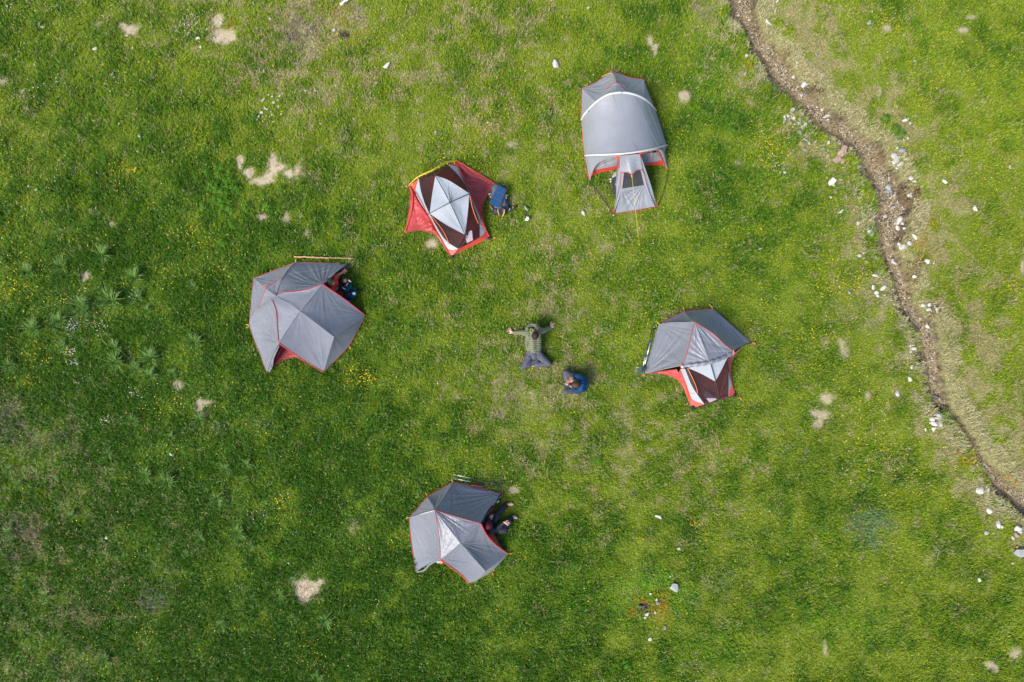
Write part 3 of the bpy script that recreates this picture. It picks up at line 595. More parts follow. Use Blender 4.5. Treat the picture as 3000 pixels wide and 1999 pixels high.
# vent hood
v1, v2, v3, v4 = K(503, 350, .62), K(308, 497, .72), K(222, 716, .48), K(425, 572, 1.03)
b = MB(); panel(b, [[v4, v1], [v1, v2], [v2, v4]], .02, .008, [(0, .03, 12, .4)], n=26); panel(b, [[v4, v2], [v2, v3], [v3, v4]], .02, .012, [(0, .04, 12, .4)], n=26)
b.build('vent_hood', M['fly'], B)
b = MB(); panel(b, [[v1, v2], [v2, v3], [v3, K(270, 620, .40), K(380, 460, .45), v1]], 0, .004, n=14); b.build('vent_net', M['netdark'], B)
trim(B, [v1, v2], .008); trim(B, [v2, v3], .008)
trim(B, [v2, K(295, 465, .68), K(268, 462, .62)], .006, 'zip', 'vent_strap'); trim(B, [v2, K(285, 480, .66), K(262, 448, .62)], .006, 'trim', 'vent_strap')
trim(B, [v1 + Vector((0, 0, .01)), K(575, 262, .39)], .006, 'strip', 'vent_strap', n=6)
for (a, c, z) in ((503, 350, .63), (218, 714, .50), (572, 262, .40), (153, 800, .27)): bx = MB(); bx.ball(K(a, c, z), .014); bx.build('toggle', M['tan'], B)
# seams and hems
trim(B, eRP0[:3] + [K(440, 525, 1.06)], .009); trim(B, [K(372, 605, 1.03), K(425, 740, 1.07), K(438, 900, 1.09), K(455, 1105, 1.09)], .009)
for e in ([P0, PK, Q], [R1, K(830, 600, 1.16), PK, K(570, 940, 1.16), L1]): trim(B, e, .007, 'fly_pale', 'ridge_seam')
trim(B, eP0B, .006, 'fly_pale', 'ridge_seam'); trim(B, eP0H, .006, 'fly_pale', 'ridge_seam'); trim(B, [Q, D_], .006, 'fly_pale', 'ridge_seam'); trim(B, [Q, K(1060, 1190, .48), F_], .006, 'fly_pale', 'ridge_seam')
trim(B, [A_, B_], .008); trim(B, [A_, H_], .007); trim(B, [B_, C_], .005, 'trim'); trim(B, [H_, G_], .007); trim(B, [D_, E_, F_], .007)
trim(B, [R1, K(1207, 612, .59), D_], .021, 'red', 'door_zip_flap', flat=.5); trim(B, [L1, K(712, 1292, .57), F_], .021, 'red', 'door_zip_flap', flat=.5)
trim(B, [K(1258, 955, .40), K(1165, 1105, .28), K(1050, 1225, .35)], .007)
trim(B, [L1 + Vector((0, 0, -.02)), K(395, 1290, .52), K(345, 1440, .08)], .030, 'fly', 'rolled_door', flat=.7)
trim(B, [K(462, 1150, 1.03), K(402, 1285, .55), K(385, 1380, .3), K(352, 1450, .08)], .012, 'fly_pale', 'rolled_door')
trim(B, [K(455, 1140, 1.06), K(412, 1220, .75), K(385, 1290, .52)], .009, 'netdark', 'rolled_door')
trim(B, [C_, K(1120, 315, .42), K(1035, 400, .80), R1 + Vector((.0, -.02, -.03))], .024, 'navyc', 'rolled_door', flat=.7)
trim(B, [K(1250, 225, .06), K(1180, 290, .12), K(1150, 330, .10)], .016, 'footprint', 'rolled_door', flat=.6)
# inner tent seen through the doors
b = MB(); panel(b, [[K(450, 1150, .05), K(378, 1405, .04)], [K(378, 1405, .04), K(450, 1350, .05), K(545, 1298, .05), K(640, 1284, .05), K(760, 1330, .05), K(960, 1440, .05)], [K(960, 1440, .05), K(900, 1150, .05), K(800, 1000, .05)], [K(800, 1000, .05), K(450, 1150, .05)]], -.01, .025, [(1, .04, 12, .8)], n=40)
b.build('footprint', M['footprint'], B)
trim(B, [K(378, 1405, .05), K(450, 1350, .06), K(545, 1298, .06), K(640, 1284, .06), K(760, 1330, .06)], .008, 'red', 'footprint_hem')
b = MB(); b.poly([K(560, 330, .06), K(1120, 380, .06), K(1240, 640, .06), K(1420, 800, .06), K(960, 1420, .06), K(160, 900, .06)]); b.build('floor', M['footprint'], B)
b = MB(); panel(b, [[K(600, 330, .06), K(1060, 480, .06)], [K(1060, 480, .06), K(900, 560, .5)], [K(900, 560, .5), K(560, 560, .5)], [K(560, 560, .5), K(600, 330, .06)]], .02, .01, n=20)
panel(b, [[K(1230, 640, .06), K(1410, 800, .06)], [K(1410, 800, .06), K(1200, 900, .3)], [K(1200, 900, .3), K(1020, 640, .5)], [K(1020, 640, .5), K(1230, 640, .06)]], .03, .01, n=20)
b.build('inner_wall', M['footprint'], B)
stake(B, K, 108, 925, -20, 20, .1, 'yellow'); trim(B, [K(80, 905, .05), K(112, 915, .09), K(100, 950, .05)], .012, 'yellow', 'pole_tip', n=10)
trim(B, [K(655, 190, .08), K(650, 165, .10), K(664, 145, .05)], .012, 'yellow', 'pole_tip', n=10)
stake(B, K, 1262, 1150, 30, 40, .13); stake(B, K, 322, 1470, 0, 60, .16, 'black'); stake(B, K, 970, 1455, -15, 60, .12, 'black'); stake(B, K, 1455, 800, 40, -10, .09, 'black')
cord(B, [C_, K(1280, 185, .03), K(1300, 160, .0)], .008)
bx = MB(); bx.box(K(1172, 208, .10), (.08, .02, .02)); bx.build('buckle', M['black'], B)

# ---- half rolled-up tent on the right
K = frame(1840, 870, 400 / 1792.0)
D = empty('tent', K(950, 800, 0), 'tent with grey fly rolled half back, right of the two seated people', 'tent', GT)
nogrow(K, [(405, 362), (740, 188), (1115, 152), (1600, 590), (1480, 690), (1350, 830), (1335, 985), (1408, 1288), (828, 1468), (745, 1230), (640, 1075), (520, 1025), (235, 1000)], .96)
P0 = K(870, 325, 1.02); RD = K(1068, 852, 1.12); Lp = K(712, 895, .97); Rp = K(1382, 715, .97)
NW, Nm_, NE, VR, VL = K(405, 362, .05), K(740, 187, .05), K(1118, 152, .05), K(1622, 602, .03), K(222, 1005, .03)
eR = [P0, K(960, 382, 1.02), K(1125, 490, 1.01), K(1250, 610, 1.0), Rp]; eL = [P0, K(835, 480, 1.02), K(780, 700, 1.0), Lp]
b = MB()
panel(b, [[NW, K(560, 275, .05), Nm_], [Nm_, K(790, 260, .5), P0], [P0, K(640, 335, .55), NW]], .03, .010, [(2, .04, 14, .6)], n=40)
panel(b, [[Nm_, NE], [NE, K(945, 275, .62), P0], [P0, K(790, 260, .5), Nm_]], .03, .010, [(2, .04, 12, .6)], n=40)
panel(b, [[P0, K(945, 275, .62), NE], [NE, VR], [VR, K(1500, 640, .35), Rp], eR[::-1]], .06, .008, [(1, .05, 16, .9), (2, .04, 14, .7)], n=54)
panel(b, [eR, [Rp, K(1230, 790, 1.05), RD], [RD, P0]], .03, .012, [(0, .05, 16, .7), (1, .04, 16, .6)], n=50)
panel(b, [[P0, RD], [RD, K(900, 870, 1.04), Lp], eL[::-1]], .01, .010, [(1, .03, 14, .6), (0, .03, 14, .6)], n=50)
panel(b, [eL, [Lp, K(470, 945, .5), VL], [VL, K(310, 690, .04), NW], [NW, K(640, 335, .55), P0]], .06, .014, [(3, .05, 18, .9), (2, .05, 16, .9), (1, .03, 14, .5)], n=60)
b.build('fly', M['fly'], D)
b = MB(); P = crv([K(690, 910, .93), K(880, 892, 1.06), K(1070, 862, 1.13), K(1230, 810, 1.07), K(1388, 728, .94)], 40)
b.tube(P, [.050 + .012 * math.sin(i * 1.3) + .006 * math.sin(i * 3.1) for i in range(40)], 12, flat=.8); b.build('rolled_fly', M['fly'], D)
for q in ([K(700, 885, 1.02), K(697, 915, 1.02), K(718, 948, .9)], [K(1382, 700, .98), K(1388, 730, 1.0), K(1372, 765, .9)]): trim(D, q, .013, 'zip', 'fly_tie', n=10)
bx = MB(); bx.box(K(716, 918, 1.02), (.05, .07, .02), Matrix.Rotation(.1, 3, 'Z'), .008); bx.build('fly_tab', M['white'], D)
trim(D, eL, .009); trim(D, eR, .009); trim(D, [P0, RD], .007, 'fly_pale', 'ridge_seam')
trim(D, [P0, K(945, 275, .63), NE], .006, 'fly_pale', 'ridge_seam'); trim(D, [NW, K(540, 340, .38), K(870, 335, 1.02)], .006, 'fly_pale', 'ridge_seam')
trim(D, [NW, K(560, 275, .06), Nm_, K(930, 165, .06), NE], .007); trim(D, [NE, K(1370, 370, .05), VR], .006, 'black', 'fly_hem')
trim(D, [VR, K(1500, 640, .32), K(1390, 730, .9)], .010, 'black', 'fly_hem'); trim(D, [VL, K(310, 690, .05), NW], .008, 'fly_pale', 'fly_hem')
trim(D, [VL, K(320, 980, .2), K(480, 944, .5), Lp], .013, 'fly_pale', 'fly_hem')
trim(D, [K(450, 950, .5), K(448, 962, .45)], .008, 'zip', 'toggle', n=4); trim(D, [K(1485, 650, .4), K(1492, 672, .35)], .010, 'trim', 'toggle', n=4)
# inner tent
Ls, Rs, Ss = K(788, 935, .90), K(1308, 795, .90), K(1145, 1112, .62); T0 = K(1075, 865, 1.05); hubS = K(1190, 1340, .22)
BLc, BRc = K(825, 1468, .04), K(1410, 1288, .04); c1 = K(1000, 1410, .17); b1 = K(1316, 1312, .17)
b = MB(); panel(b, [[T0, Ls], [Ls, K(960, 1010, .78), Ss], [Ss, T0]], .01, .004, n=30); panel(b, [[T0, Rs], [Rs, K(1225, 960, .78), Ss], [Ss, T0]], .01, .004, n=30); b.build('roof_cloth', M['roof'], D)
b = MB()
panel(b, [[Ls, K(960, 1010, .78), Ss], [Ss, hubS], [hubS, c1], [c1, K(905, 1245, .40), Ls]], .02, .010, [(2, .03, 12, .6)], n=34)
panel(b, [[Rs, K(1225, 960, .78), Ss], [Ss, hubS], [hubS, b1], [b1, Rs]], .02, .008, [(2, .03, 12, .6)], n=34)
b.build('netting_wall', M['net'], D)
b = MB(); panel(b, [[K(745, 942, .88), Ls], [Ls, K(905, 1245, .40), c1], [c1, K(850, 1190, .40), K(745, 942, .88)]], 0, .006, n=24)
panel(b, [[K(1310, 790, .90), K(1318, 1050, .45), b1], [b1, K(1290, 1050, .46), K(1262, 850, .84)], [K(1262, 850, .84), K(1310, 790, .90)]], 0, .005, n=20)
b.build('netting_hem', M['netdark'], D)
b = MB(); panel(b, [[K(688, 950, .86), K(745, 942, .88)], [K(745, 942, .88), K(850, 1190, .40), c1], [c1, K(900, 1375, .14), K(832, 1335, .12)], [K(832, 1335, .12), K(760, 1130, .38), K(688, 950, .86)]], 0, .008, n=28); b.build('side_strip', M['strip'], D)
b = MB(); panel(b, [[K(1316, 1000, .45), K(1350, 1120, .22), K(1352, 1180, .16)], [K(1352, 1180, .16), b1], [b1, K(1316, 1000, .45)]], 0, .004, n=14); b.build('side_strip', M['strip'], D)
b = MB()
panel(b, [[VL, K(430, 1008, .05), K(600, 1065, .05), K(700, 1140, .05), K(755, 1250, .05), BLc], [BLc, K(750, 1180, .12), K(640, 950, .3)], [K(640, 950, .3), VL]], 0, .035, [(0, .05, 14, .8)], n=50); b.build('footprint', M['footprint'], D); b = MB()
panel(b, [[K(1490, 668, .12), K(1390, 800, .06), K(1342, 960, .06), BRc], [BRc, K(1330, 1000, .1), K(1310, 805, .3)], [K(1310, 805, .3), K(1490, 668, .12)]], 0, .03, [], n=36)
b.build('footprint', M['footprint'], D)
b = MB()
panel(b, [[BLc, K(1110, 1380, .04), BRc], [BRc, b1], [b1, K(1200, 1335, .15), c1], [c1, BLc]], .01, .012, n=30)
panel(b, [[K(832, 1335, .12), K(900, 1375, .14), c1], [c1, BLc], [BLc, K(832, 1335, .12)]], 0, .004, n=14)
panel(b, [[K(688, 950, .86), K(760, 1130, .38), K(832, 1335, .12)], [K(832, 1335, .12), BLc], [BLc, K(740, 1180, .06), K(660, 1000, .1)], [K(660, 1000, .1), K(688, 950, .86)]], 0, .008, n=24)
panel(b, [[K(1352, 1180, .16), K(1350, 1120, .22), K(1316, 1000, .45)], [K(1316, 1000, .45), K(1335, 980, .12)], [K(1335, 980, .12), K(1372, 1130, .08), BRc], [BRc, K(1352, 1180, .16)]], 0, .006, n=20)
panel(b, [[K(1352, 1180, .16), BRc], [BRc, b1], [b1, K(1352, 1180, .16)]], 0, .003, n=10)
b.build('bathtub_wall', M['orange'], D)
b = MB(); b.poly([K(480, 400, .03), K(1140, 250, .03), K(1400, 1280, .03), K(835, 1455, .03)]); b.build('floor', M['red'], D)
for pts in ([T0 + Vector((0, 0, .03)), Ss + Vector((0, 0, .03)), K(1175, 1240, .42), hubS, K(1190, 1345, .08)],): trim(D, pts, .011, 'pole', 'pole')
trim(D, [K(795, 1502, .03), K(1000, 1435, .10), K(1190, 1352, .13), K(1325, 1325, .10), K(1452, 1305, .03)], .012, 'pole', 'spreader_pole')
for (a, c) in ((850, 1445), (1390, 1292)): bx = MB(); bx.box(K(a, c, .08), (.13, .08, .025), Matrix.Rotation(.3, 3, 'Z'), .01); bx.build('corner_pocket', M['black'], D)
trim(D, [K(782, 935, .95), K(845, 1065, .76), K(890, 1170, .58), K(910, 1245, .44), K(895, 1272, .28), K(850, 1272, .25), K(812, 1255, .22)], .009, 'zip', 'zip')
patchbox(D, K, [(975, 1268), (1025, 1236), (1165, 1345), (1068, 1388)], .24, 'paper', 'inner_pocket')
for p in ([K(1000, 1225, .3), K(1150, 1265, .26)], [K(1150, 1265, .26), K(1005, 1395, .2)], [K(990, 1130, .5), K(1000, 1225, .3)]): trim(D, p, .004, 'cellframe', 'netting_seam', n=8)
trim(D, [K(412, 365, .08), K(385, 330, .06), K(368, 300, .02)], .013, 'yellow', 'pole_tip', n=10); trim(D, [K(1110, 150, .08), K(1085, 120, .06), K(1062, 95, .02)], .013, 'yellow', 'pole_tip', n=10)
stake(D, K, 738, 185, -20, -60, .15); stake(D, K, 228, 1010, -60, 30, .1); stake(D, K, 1625, 605, 60, 5, .13); stake(D, K, 1455, 1308, 40, 50, .15); stake(D, K, 795, 1505, -10, 60, .12, 'tan')
cord(D, [VR, K(1712, 606, .02)], .009)
bx = MB(); bx.box(K(240, 945, .16), (.02, .12, .02), Matrix.Rotation(-.15, 3, 'Z')); bx.build('buckle', M['black'], D)

# ---- lower grey tent, barefoot person in its porch
K = frame(1160, 1370, 400 / 1742.0)
E = empty('tent', K(780, 830, 0), 'grey tent lowest in the camp, two black walking poles along its top edge', 'tent', GT)
nogrow(K, [(170, 640), (400, 380), (730, 190), (1330, 330), (1190, 600), (1420, 1100), (1240, 1290), (930, 1465), (850, 1370), (580, 1190), (400, 1240), (255, 1320)], .95)
P0 = K(497, 545, 1.02); PK = K(822, 965, 1.2); Qs = K(1145, 1325, .62); R1 = K(1080, 712, 1.04); L1 = K(565, 1172, 1.04)
NE, Nm_, NW, SW, S1, SE, VR = K(732, 182, .05), K(400, 376, .05), K(165, 638, .05), K(250, 1328, .03), K(928, 1476, .05), K(1432, 1105, .05), K(1350, 332, .04)
eR = [P0, K(770, 628, 1.04), K(900, 665, 1.04), R1]; eL = [P0, K(530, 740, 1.04), K(557, 950, 1.04), L1]
eVR = [VR, K(1185, 530, .55), R1]; eRS = [R1, K(1150, 850, .80), K(1260, 975, .42), SE]; eLS = [L1, K(700, 1270, .78), K(850, 1385, .38), S1]; eSW = [L1, K(430, 1225, .5), SW]
b = MB()
panel(b, [[NW, Nm_], [Nm_, K(440, 440, .5), P0], [P0, K(330, 590, .55), NW]], .02, .008, [(2, .03, 14, .6)], n=40)
panel(b, [[Nm_, NE], [NE, K(620, 365, .55), P0], [P0, K(440, 440, .5), Nm_]], .03, .008, [(2, .03, 12, .6)], n=40)
panel(b, [[P0, K(620, 365, .55), NE], [NE, VR], eVR, eR[::-1]], .05, .012, [(2, .07, 20, 1.0), (1, .04, 14, .6), (0, .03, 14, .5)], n=60)
panel(b, [eR, [R1, PK], [PK, P0]], .03, .010, [(0, .04, 16, .6), (1, .03, 14, .5), (2, .04, 20, .3)], n=46)
panel(b, [[P0, PK], [PK, L1], eL[::-1]], .01, .008, [(0, .03, 14, .6), (2, .02, 14, .6)], n=46)
panel(b, [eL, eSW, [SW, K(195, 950, .05), NW], [NW, K(330, 590, .55), P0]], .05, .010, [(1, .04, 16, .7), (3, .03, 14, .7)], n=60)
panel(b, [[PK, R1], eRS, [SE, Qs], [Qs, PK]], .05, .012, [(0, .05, 22, .45), (2, .03, 14, .5), (1, .04, 14, .4)], n=60)
panel(b, [[PK, L1], eLS, [S1, K(1020, 1445, .2), Qs], [Qs, PK]], .03, .008, [(0, .02, 16, .4), (1, .04, 16, .7)], n=54)
panel(b, [[SE, K(1260, 1285, .04), K(1130, 1380, .04), S1], [S1, K(1020, 1445, .2), Qs], [Qs, SE]], .0, .008, n=30)
b.build('fly', M['fly'], E)
trim(E, eL, .009); trim(E, eR, .009)
for e in ([P0, PK, Qs], [R1, K(960, 835, 1.14), PK, K(700, 1070, 1.14), L1], [P0, K(620, 365, .56), NE]): trim(E, e, .006, 'fly_pale', 'ridge_seam')
trim(E, [NW, K(280, 500, .06), Nm_, K(560, 275, .06), NE], .008); trim(E, [NW, K(195, 950, .06), SW], .010); trim(E, [NE, K(1000, 240, .06), VR], .007)
trim(E, [VR, K(1358, 350, .05), K(1335, 380, .05)], .014)
trim(E, eRS, .022, 'red', 'door_zip_flap', flat=.5); trim(E, eLS, .022, 'orange', 'door_zip_flap', flat=.5)
trim(E, [K(232, 622, .22), K(360, 582, .62), K(490, 548, 1.03)], .012, 'palepole', 'pole_sleeve')
trim(E, [VR, K(1195, 540, .50), K(1095, 700, .98)], .028, 'navyc', 'rolled_door', flat=.7); trim(E, [K(1335, 365, .1), K(1230, 480, .38)], .018, 'fly_pale', 'rolled_door', flat=.7)
trim(E, [L1 + Vector((0, 0, -.03)), K(440, 1232, .46), K(360, 1310, .1), K(265, 1330, .05)], .028, 'fly', 'rolled_door', flat=.7)
trim(E, [K(405, 1232, .3), K(393, 1268, .18)], .014, 'trim', 'door_tie', n=6)
trim(E, [K(560, 1190, .98), K(570, 1225, .95), K(595, 1215, .95), K(590, 1190, .98)], .009, 'zip', 'door_tie', n=14)
b = MB(); panel(b, [[K(515, 1195, .92), K(585, 1190, .95)], [K(585, 1190, .95), K(590, 1222, .85)], [K(590, 1222, .85), K(520, 1222, .8)], [K(520, 1222, .8), K(515, 1195, .92)]], 0, .01, n=8); b.build('rolled_door', M['strip'], E)
# inside
b = MB(); b.poly([K(450, 560, .05), K(800, 240, .05), K(1270, 440, .05), K(1200, 640, .05), K(1240, 830, .05), K(1380, 1080, .05), K(1020, 1330, .05), K(720, 1130, .05), K(500, 1090, .05), K(250, 700, .05)]); b.build('floor', M['footprint'], E)
b = MB(); panel(b, [[K(1275, 455, .06), K(1225, 560, .06), K(1190, 630, .06)], [K(1190, 630, .06), K(1100, 640, .30)], [K(1100, 640, .30), K(1150, 480, .15)], [K(1150, 480, .15), K(1275, 455, .06)]], 0, .02, n=20)
panel(b, [[K(1230, 860, .06), K(1330, 1000, .06), K(1400, 1090, .06)], [K(1400, 1090, .06), K(1230, 1130, .2)], [K(1230, 1130, .2), K(1110, 850, .45)], [K(1110, 850, .45), K(1230, 860, .06)]], .02, .02, n=20)
b.build('inner_wall', M['footprint'], E)
b = MB(); panel(b, [[K(925, 232, .05), K(1110, 262, .05)], [K(1110, 262, .05), K(1105, 225, .08)], [K(1105, 225, .08), K(1000, 222, .10), K(925, 232, .05)]], 0, .01, n=10); b.build('footprint', M['navyc'], E)
trim(E, [K(940, 236, .07), K(1000, 226, .10), K(1110, 250, .09)], .010, 'red', 'footprint_hem', n=12)
trim(E, [K(728, 182, .08), K(714, 165, .08), K(714, 142, .04)], .012, 'yellow', 'pole_tip', n=8); trim(E, [K(168, 636, .08), K(145, 640, .08), K(135, 660, .04)], .012, 'yellow', 'pole_tip', n=8)
stake(E, K, 398, 360, -25, -60, .13); stake(E, K, 1435, 1100, 60, -8, .15); stake(E, K, 1222, 1330, 35, 55, .14); stake(E, K, 255, 1335, -5, 50, .16, 'black')
cord(E, [VR, K(1375, 312, .06), K(1432, 272, .02)], .009)
for (a, c, z, L, r) in ((1285, 320, .14, .14, -.22), (243, 1255, .16, .14, 1.45)):
    bx = MB(); bx.box(K(a, c, z), (L, .035, .012), Matrix.Rotation(r, 3, 'Z')); t_ = bx.build('hem_tag', M['black'], E)
    if a > 1000: bx = MB(); bx.box(K(a + 16, c + 4, z + .009), (.035, .018, .004), Matrix.Rotation(r, 3, 'Z')); bx.build('tag_mark', M['bluec'], t_)

# ---- long tunnel tent at the top
K = frame(1660, 180, 350 / 980.0)
T = empty('tent', K(470, 620, 0), 'long pale grey tunnel tent with white pole sleeves and a yellow guy line', 'tent', GT)
nogrow(K, [(370, 90), (630, 155), (725, 400), (818, 690), (800, 850), (640, 850), (640, 1100), (738, 1195), (390, 1245), (420, 880), (195, 940), (150, 775), (122, 480), (128, 225)], .96)
nA, nW, nE = K(368, 78, .05), K(126, 220, .05), K(636, 150, .05)
Arc1 = [K(120, 482, .04), K(150, 432, .45), K(240, 338, .88), K(345, 274, 1.08), K(460, 258, 1.14), K(560, 275, 1.08), K(640, 312, .85), K(700, 368, .42), K(727, 402, .04)]
Arc2 = [K(150, 775, .04), K(162, 772, .40), K(240, 768, .80), K(350, 765, 1.05), K(480, 757, 1.16), K(600, 740, 1.12), K(710, 718, .92), K(790, 696, .50), K(820, 690, .04)]
b = MB()
panel(b, [Arc1, [Arc1[-1], K(775, 545, .04), Arc2[-1]], Arc2[::-1], [Arc2[0], K(133, 630, .04), Arc1[0]]], .10, .003, [], n=80)
hood = K(402, 185, .72)
panel(b, [[nW, K(240, 172, .05), nA], [nA, hood], [hood, K(250, 290, .92), K(178, 400, .66)][:1] + [K(240, 338, .88)], [K(240, 338, .88), nW]], .03, .010, [(0, .04, 14, .7)], n=40)
panel(b, [[nA, K(500, 125, .05), nE], [nE, K(640, 312, .85)], [K(640, 312, .85), hood], [hood, nA]], .03, .010, [(1, .04, 14, .7)], n=40)
panel(b, [[hood, K(240, 338, .88)], Arc1[2:7], [K(640, 312, .85), hood]], .03, .008, [(0, .03, 12, .4)], n=34)
panel(b, [[nW, K(240, 338, .88)], Arc1[:3][::-1], [Arc1[0], nW]], .02, .008, [], n=24)
panel(b, [[nE, K(640, 312, .85)], Arc1[6:], [Arc1[-1], nE]], .02, .008, [], n=24)
b.build('fly', M['fly_pale'], T)
b = MB(); b.tube(crv([p + Vector((0, 0, .012)) for p in Arc1], 60), .030, 8); b.build('pole_sleeve', M['palepole'], T)
b = MB(); b.tube(crv([p + Vector((0, 0, .012)) for p in Arc2], 60), .028, 8); b.build('pole_sleeve', M['palepole'], T)
def onloft(f, t0=0.02, t1=.98, n=20, z=.006):
    a = crv(Arc1, 81); c = crv(Arc2, 81); p = a[int(f[0] * 80)]; q = c[int(f[1] * 80)]; out = []
    for i in range(n): t = t0 + (t1 - t0) * i / (n - 1); x = p.lerp(q, t); x.z -= 0; out.append(x)
    return out
for f in ((.43, .56), (.60, .78), (.74, .90)):
    pts = onloft(f); L_ = len(pts)
    pts = [p + Vector((0, 0, -.10 * 16 * f[1] * (1 - f[1]) * (i / (L_ - 1)) * (1 - i / (L_ - 1)) + .012)) for i, p in enumerate(pts)]
    trim(T, pts, .004, 'fly_pale', 'ridge_seam', n=20)
# rear hood, hems
b = MB(); panel(b, [[K(322, 230, .66), hood + Vector((0, 0, .05))], [hood + Vector((0, 0, .05)), K(492, 208, .66)], [K(492, 208, .66), K(400, 262, .92), K(322, 230, .66)]], -.02, .01, n=20); b.build('vent_hood', M['fly_pale'], T)
trim(T, [K(322, 230, .69), hood + Vector((0, 0, .06)), K(492, 208, .69)], .007)
trim(T, [hood + Vector((0, 0, .06)), K(398, 150, .60), K(385, 115, .45), K(360, 100, .30), K(325, 108, .15), K(285, 130, .03)], .008, 'yellow', 'guy_line')
trim(T, [nW, K(240, 172, .06), nA, K(500, 125, .06), nE], .008); trim(T, [nW, K(118, 400, .05), Arc1[0], K(133, 630, .05), Arc2[0], K(158, 880, .05), K(186, 975, .04)], .009)
trim(T, [nE, K(680, 270, .06), Arc1[-1]], .008); trim(T, [Arc1[-1], K(775, 545, .05), Arc2[-1]], .006, 'fly_pale', 'fly_hem'); trim(T, [Arc2[-1], K(806, 760, .10), K(831, 888, .04)], .009)
# front: centre awning panel down to the ground
cT1, cT2 = K(432, 775, 1.10), K(600, 760, 1.10); cH1, cH2 = K(438, 914, .80), K(622, 893, .80); cB1, cB2 = K(388, 1248, .04), K(742, 1194, .04)
wl1, wl2, wb1, wb2 = K(470, 914, .80), K(606, 896, .80), K(455, 1045, .50), K(634, 1016, .50)
b = MB()
panel(b, [[K(432, 775, 1.10), K(600, 760, 1.10)], [K(600, 760, 1.10), cH2], [cH2, K(580, 895, .83), K(535, 930, .88), K(500, 915, .85), cH1], [cH1, K(432, 775, 1.10)]], .0, .008, [(0, .03, 14, .4)], n=34)
b.build('awning', M['fly_pale'], T)
b = MB()
eL_ = [cH1, K(425, 1060, .45), K(400, 1180, .15), cB1]; eR_ = [cH2, K(665, 1040, .45), K(705, 1140, .18), cB2]
panel(b, [[wb1, wb2], [wb2, K(680, 1120, .22), K(728, 1190, .05)], [K(728, 1190, .05), K(560, 1222, .05), K(400, 1245, .05)], [K(400, 1245, .05), K(432, 1130, .28), wb1]], .03, .012, [(0, .05, 16, .6), (1, .06, 16, .6)], n=44)
panel(b, [[cH1, wl1], [wl1, wb1], [wb1, K(432, 1130, .28), K(400, 1245, .05)], [cB1, K(398, 1180, .15), K(424, 1060, .45), cH1]], .01, .014, [], n=26)
panel(b, [[wl2, cH2], [cH2, K(665, 1040, .45), K(705, 1140, .18), cB2], [cB2, K(680, 1120, .24), wb2], [wb2, wl2]], .01, .014, [], n=26)
panel(b, [[K(425, 790, 1.04), K(405, 1000, .48), K(402, 1120, .2), cB1], [cB1, K(425, 1060, .42), cH1, K(432, 775, 1.08)], [K(432, 775, 1.08), K(425, 790, 1.04)]], .0, .02, [], n=24)
panel(b, [[K(608, 775, 1.04), K(690, 1010, .45), K(725, 1140, .15), cB2], [cB2, K(665, 1040, .42), cH2, K(600, 760, 1.08)], [K(600, 760, 1.08), K(608, 775, 1.04)]], .0, .02, [], n=24)
b.build('porch_panel', M['fly_pale'], T)
b = MB(); panel(b, [[wl1 + Vector((0, .02, -.01)), wl2 + Vector((0, .02, -.01))], [wl2 + Vector((0, .02, -.01)), wb2], [wb2, wb1], [wb1, wl1 + Vector((0, .02, -.01))]], .0, .006, n=20); b.build('window_net', M['netdark'], T)
trim(T, [cH1, K(500, 912, .86), K(535, 930, .89), K(580, 895, .84), cH2], .010); trim(T, [cB1, K(560, 1224, .05), cB2], .010)
trim(T, [K(378, 1218, .06), K(398, 1205, .1)], .014, n=5); trim(T, [K(744, 1160, .08), cB2], .014, n=5); trim(T, [K(376, 1222, .06), K(388, 1248, .05)], .012, n=5)
trim(T, [K(424, 788, 1.06), K(430, 850, .9), K(424, 880, .82)], .016, 'orange', 'door_tie', n=10); trim(T, [K(600, 765, 1.07), K(608, 805, .98)], .014, 'orange', 'door_tie', n=8)
trim(T, [K(424, 790, 1.05), K(408, 960, .55), K(400, 1130, .2)], .009, 'cellframe', 'door_zip'); trim(T, [K(440, 915, .81), K(438, 1050, .48)], .004, 'zip', 'panel_seam', n=8); trim(T, [K(618, 896, .81), K(660, 985, .56)], .004, 'zip', 'panel_seam', n=8)
trim(T, [K(535, 935, .88), K(550, 1080, .62), K(566, 1230, .38), K(580, 1360, .20), K(596, 1492, .02)], .0042, 'yellow', 'guy_line'); trim(T, [K(534, 932, .90), K(536, 950, .86)], .014, 'yellow', 'guy_slider', n=4)
# front cheeks and doors
b = MB()
dl = [K(200, 930, .18), K(222, 865, .34), K(262, 800, .62), K(330, 780, .85), K(440, 777, 1.06)]
panel(b, [Arc2[:5], [Arc2[4], K(440, 777, 1.06)], dl[::-1], [dl[0], K(186, 975, .04), Arc2[0]][::1]], .0, .006, [], n=30)
panel(b, [[Arc2[0], K(186, 975, .04)], [K(186, 975, .04), dl[0]], [dl[0], Arc2[0]]], 0, .004, n=10)
dr = [K(588, 763, 1.06), K(655, 730, 1.0), K(712, 712, .88), K(752, 735, .66), K(785, 800, .35), K(806, 852, .14)]
panel(b, [Arc2[5:], [Arc2[-1], K(806, 760, .10), K(831, 888, .04)], [K(831, 888, .04), dr[-1]] , dr[::-1] + [Arc2[5]]], .0, .006, [], n=30)
b.build('front_wall', M['fly_pale'], T)
trim(T, [p + Vector((.01, -.028, .012)) for p in dl], .026, 'orange', 'door_zip_flap', flat=.6); trim(T, [p + Vector((-.01, -.022, .012)) for p in dr], .026, 'orange', 'door_zip_flap', flat=.6)
trim(T, [dr[-1], K(815, 865, .08), K(831, 888, .04)], .016, 'orange', 'door_zip_flap', flat=.6); trim(T, [dl[0], K(186, 975, .04)], .016, 'orange', 'door_zip_flap', flat=.6)
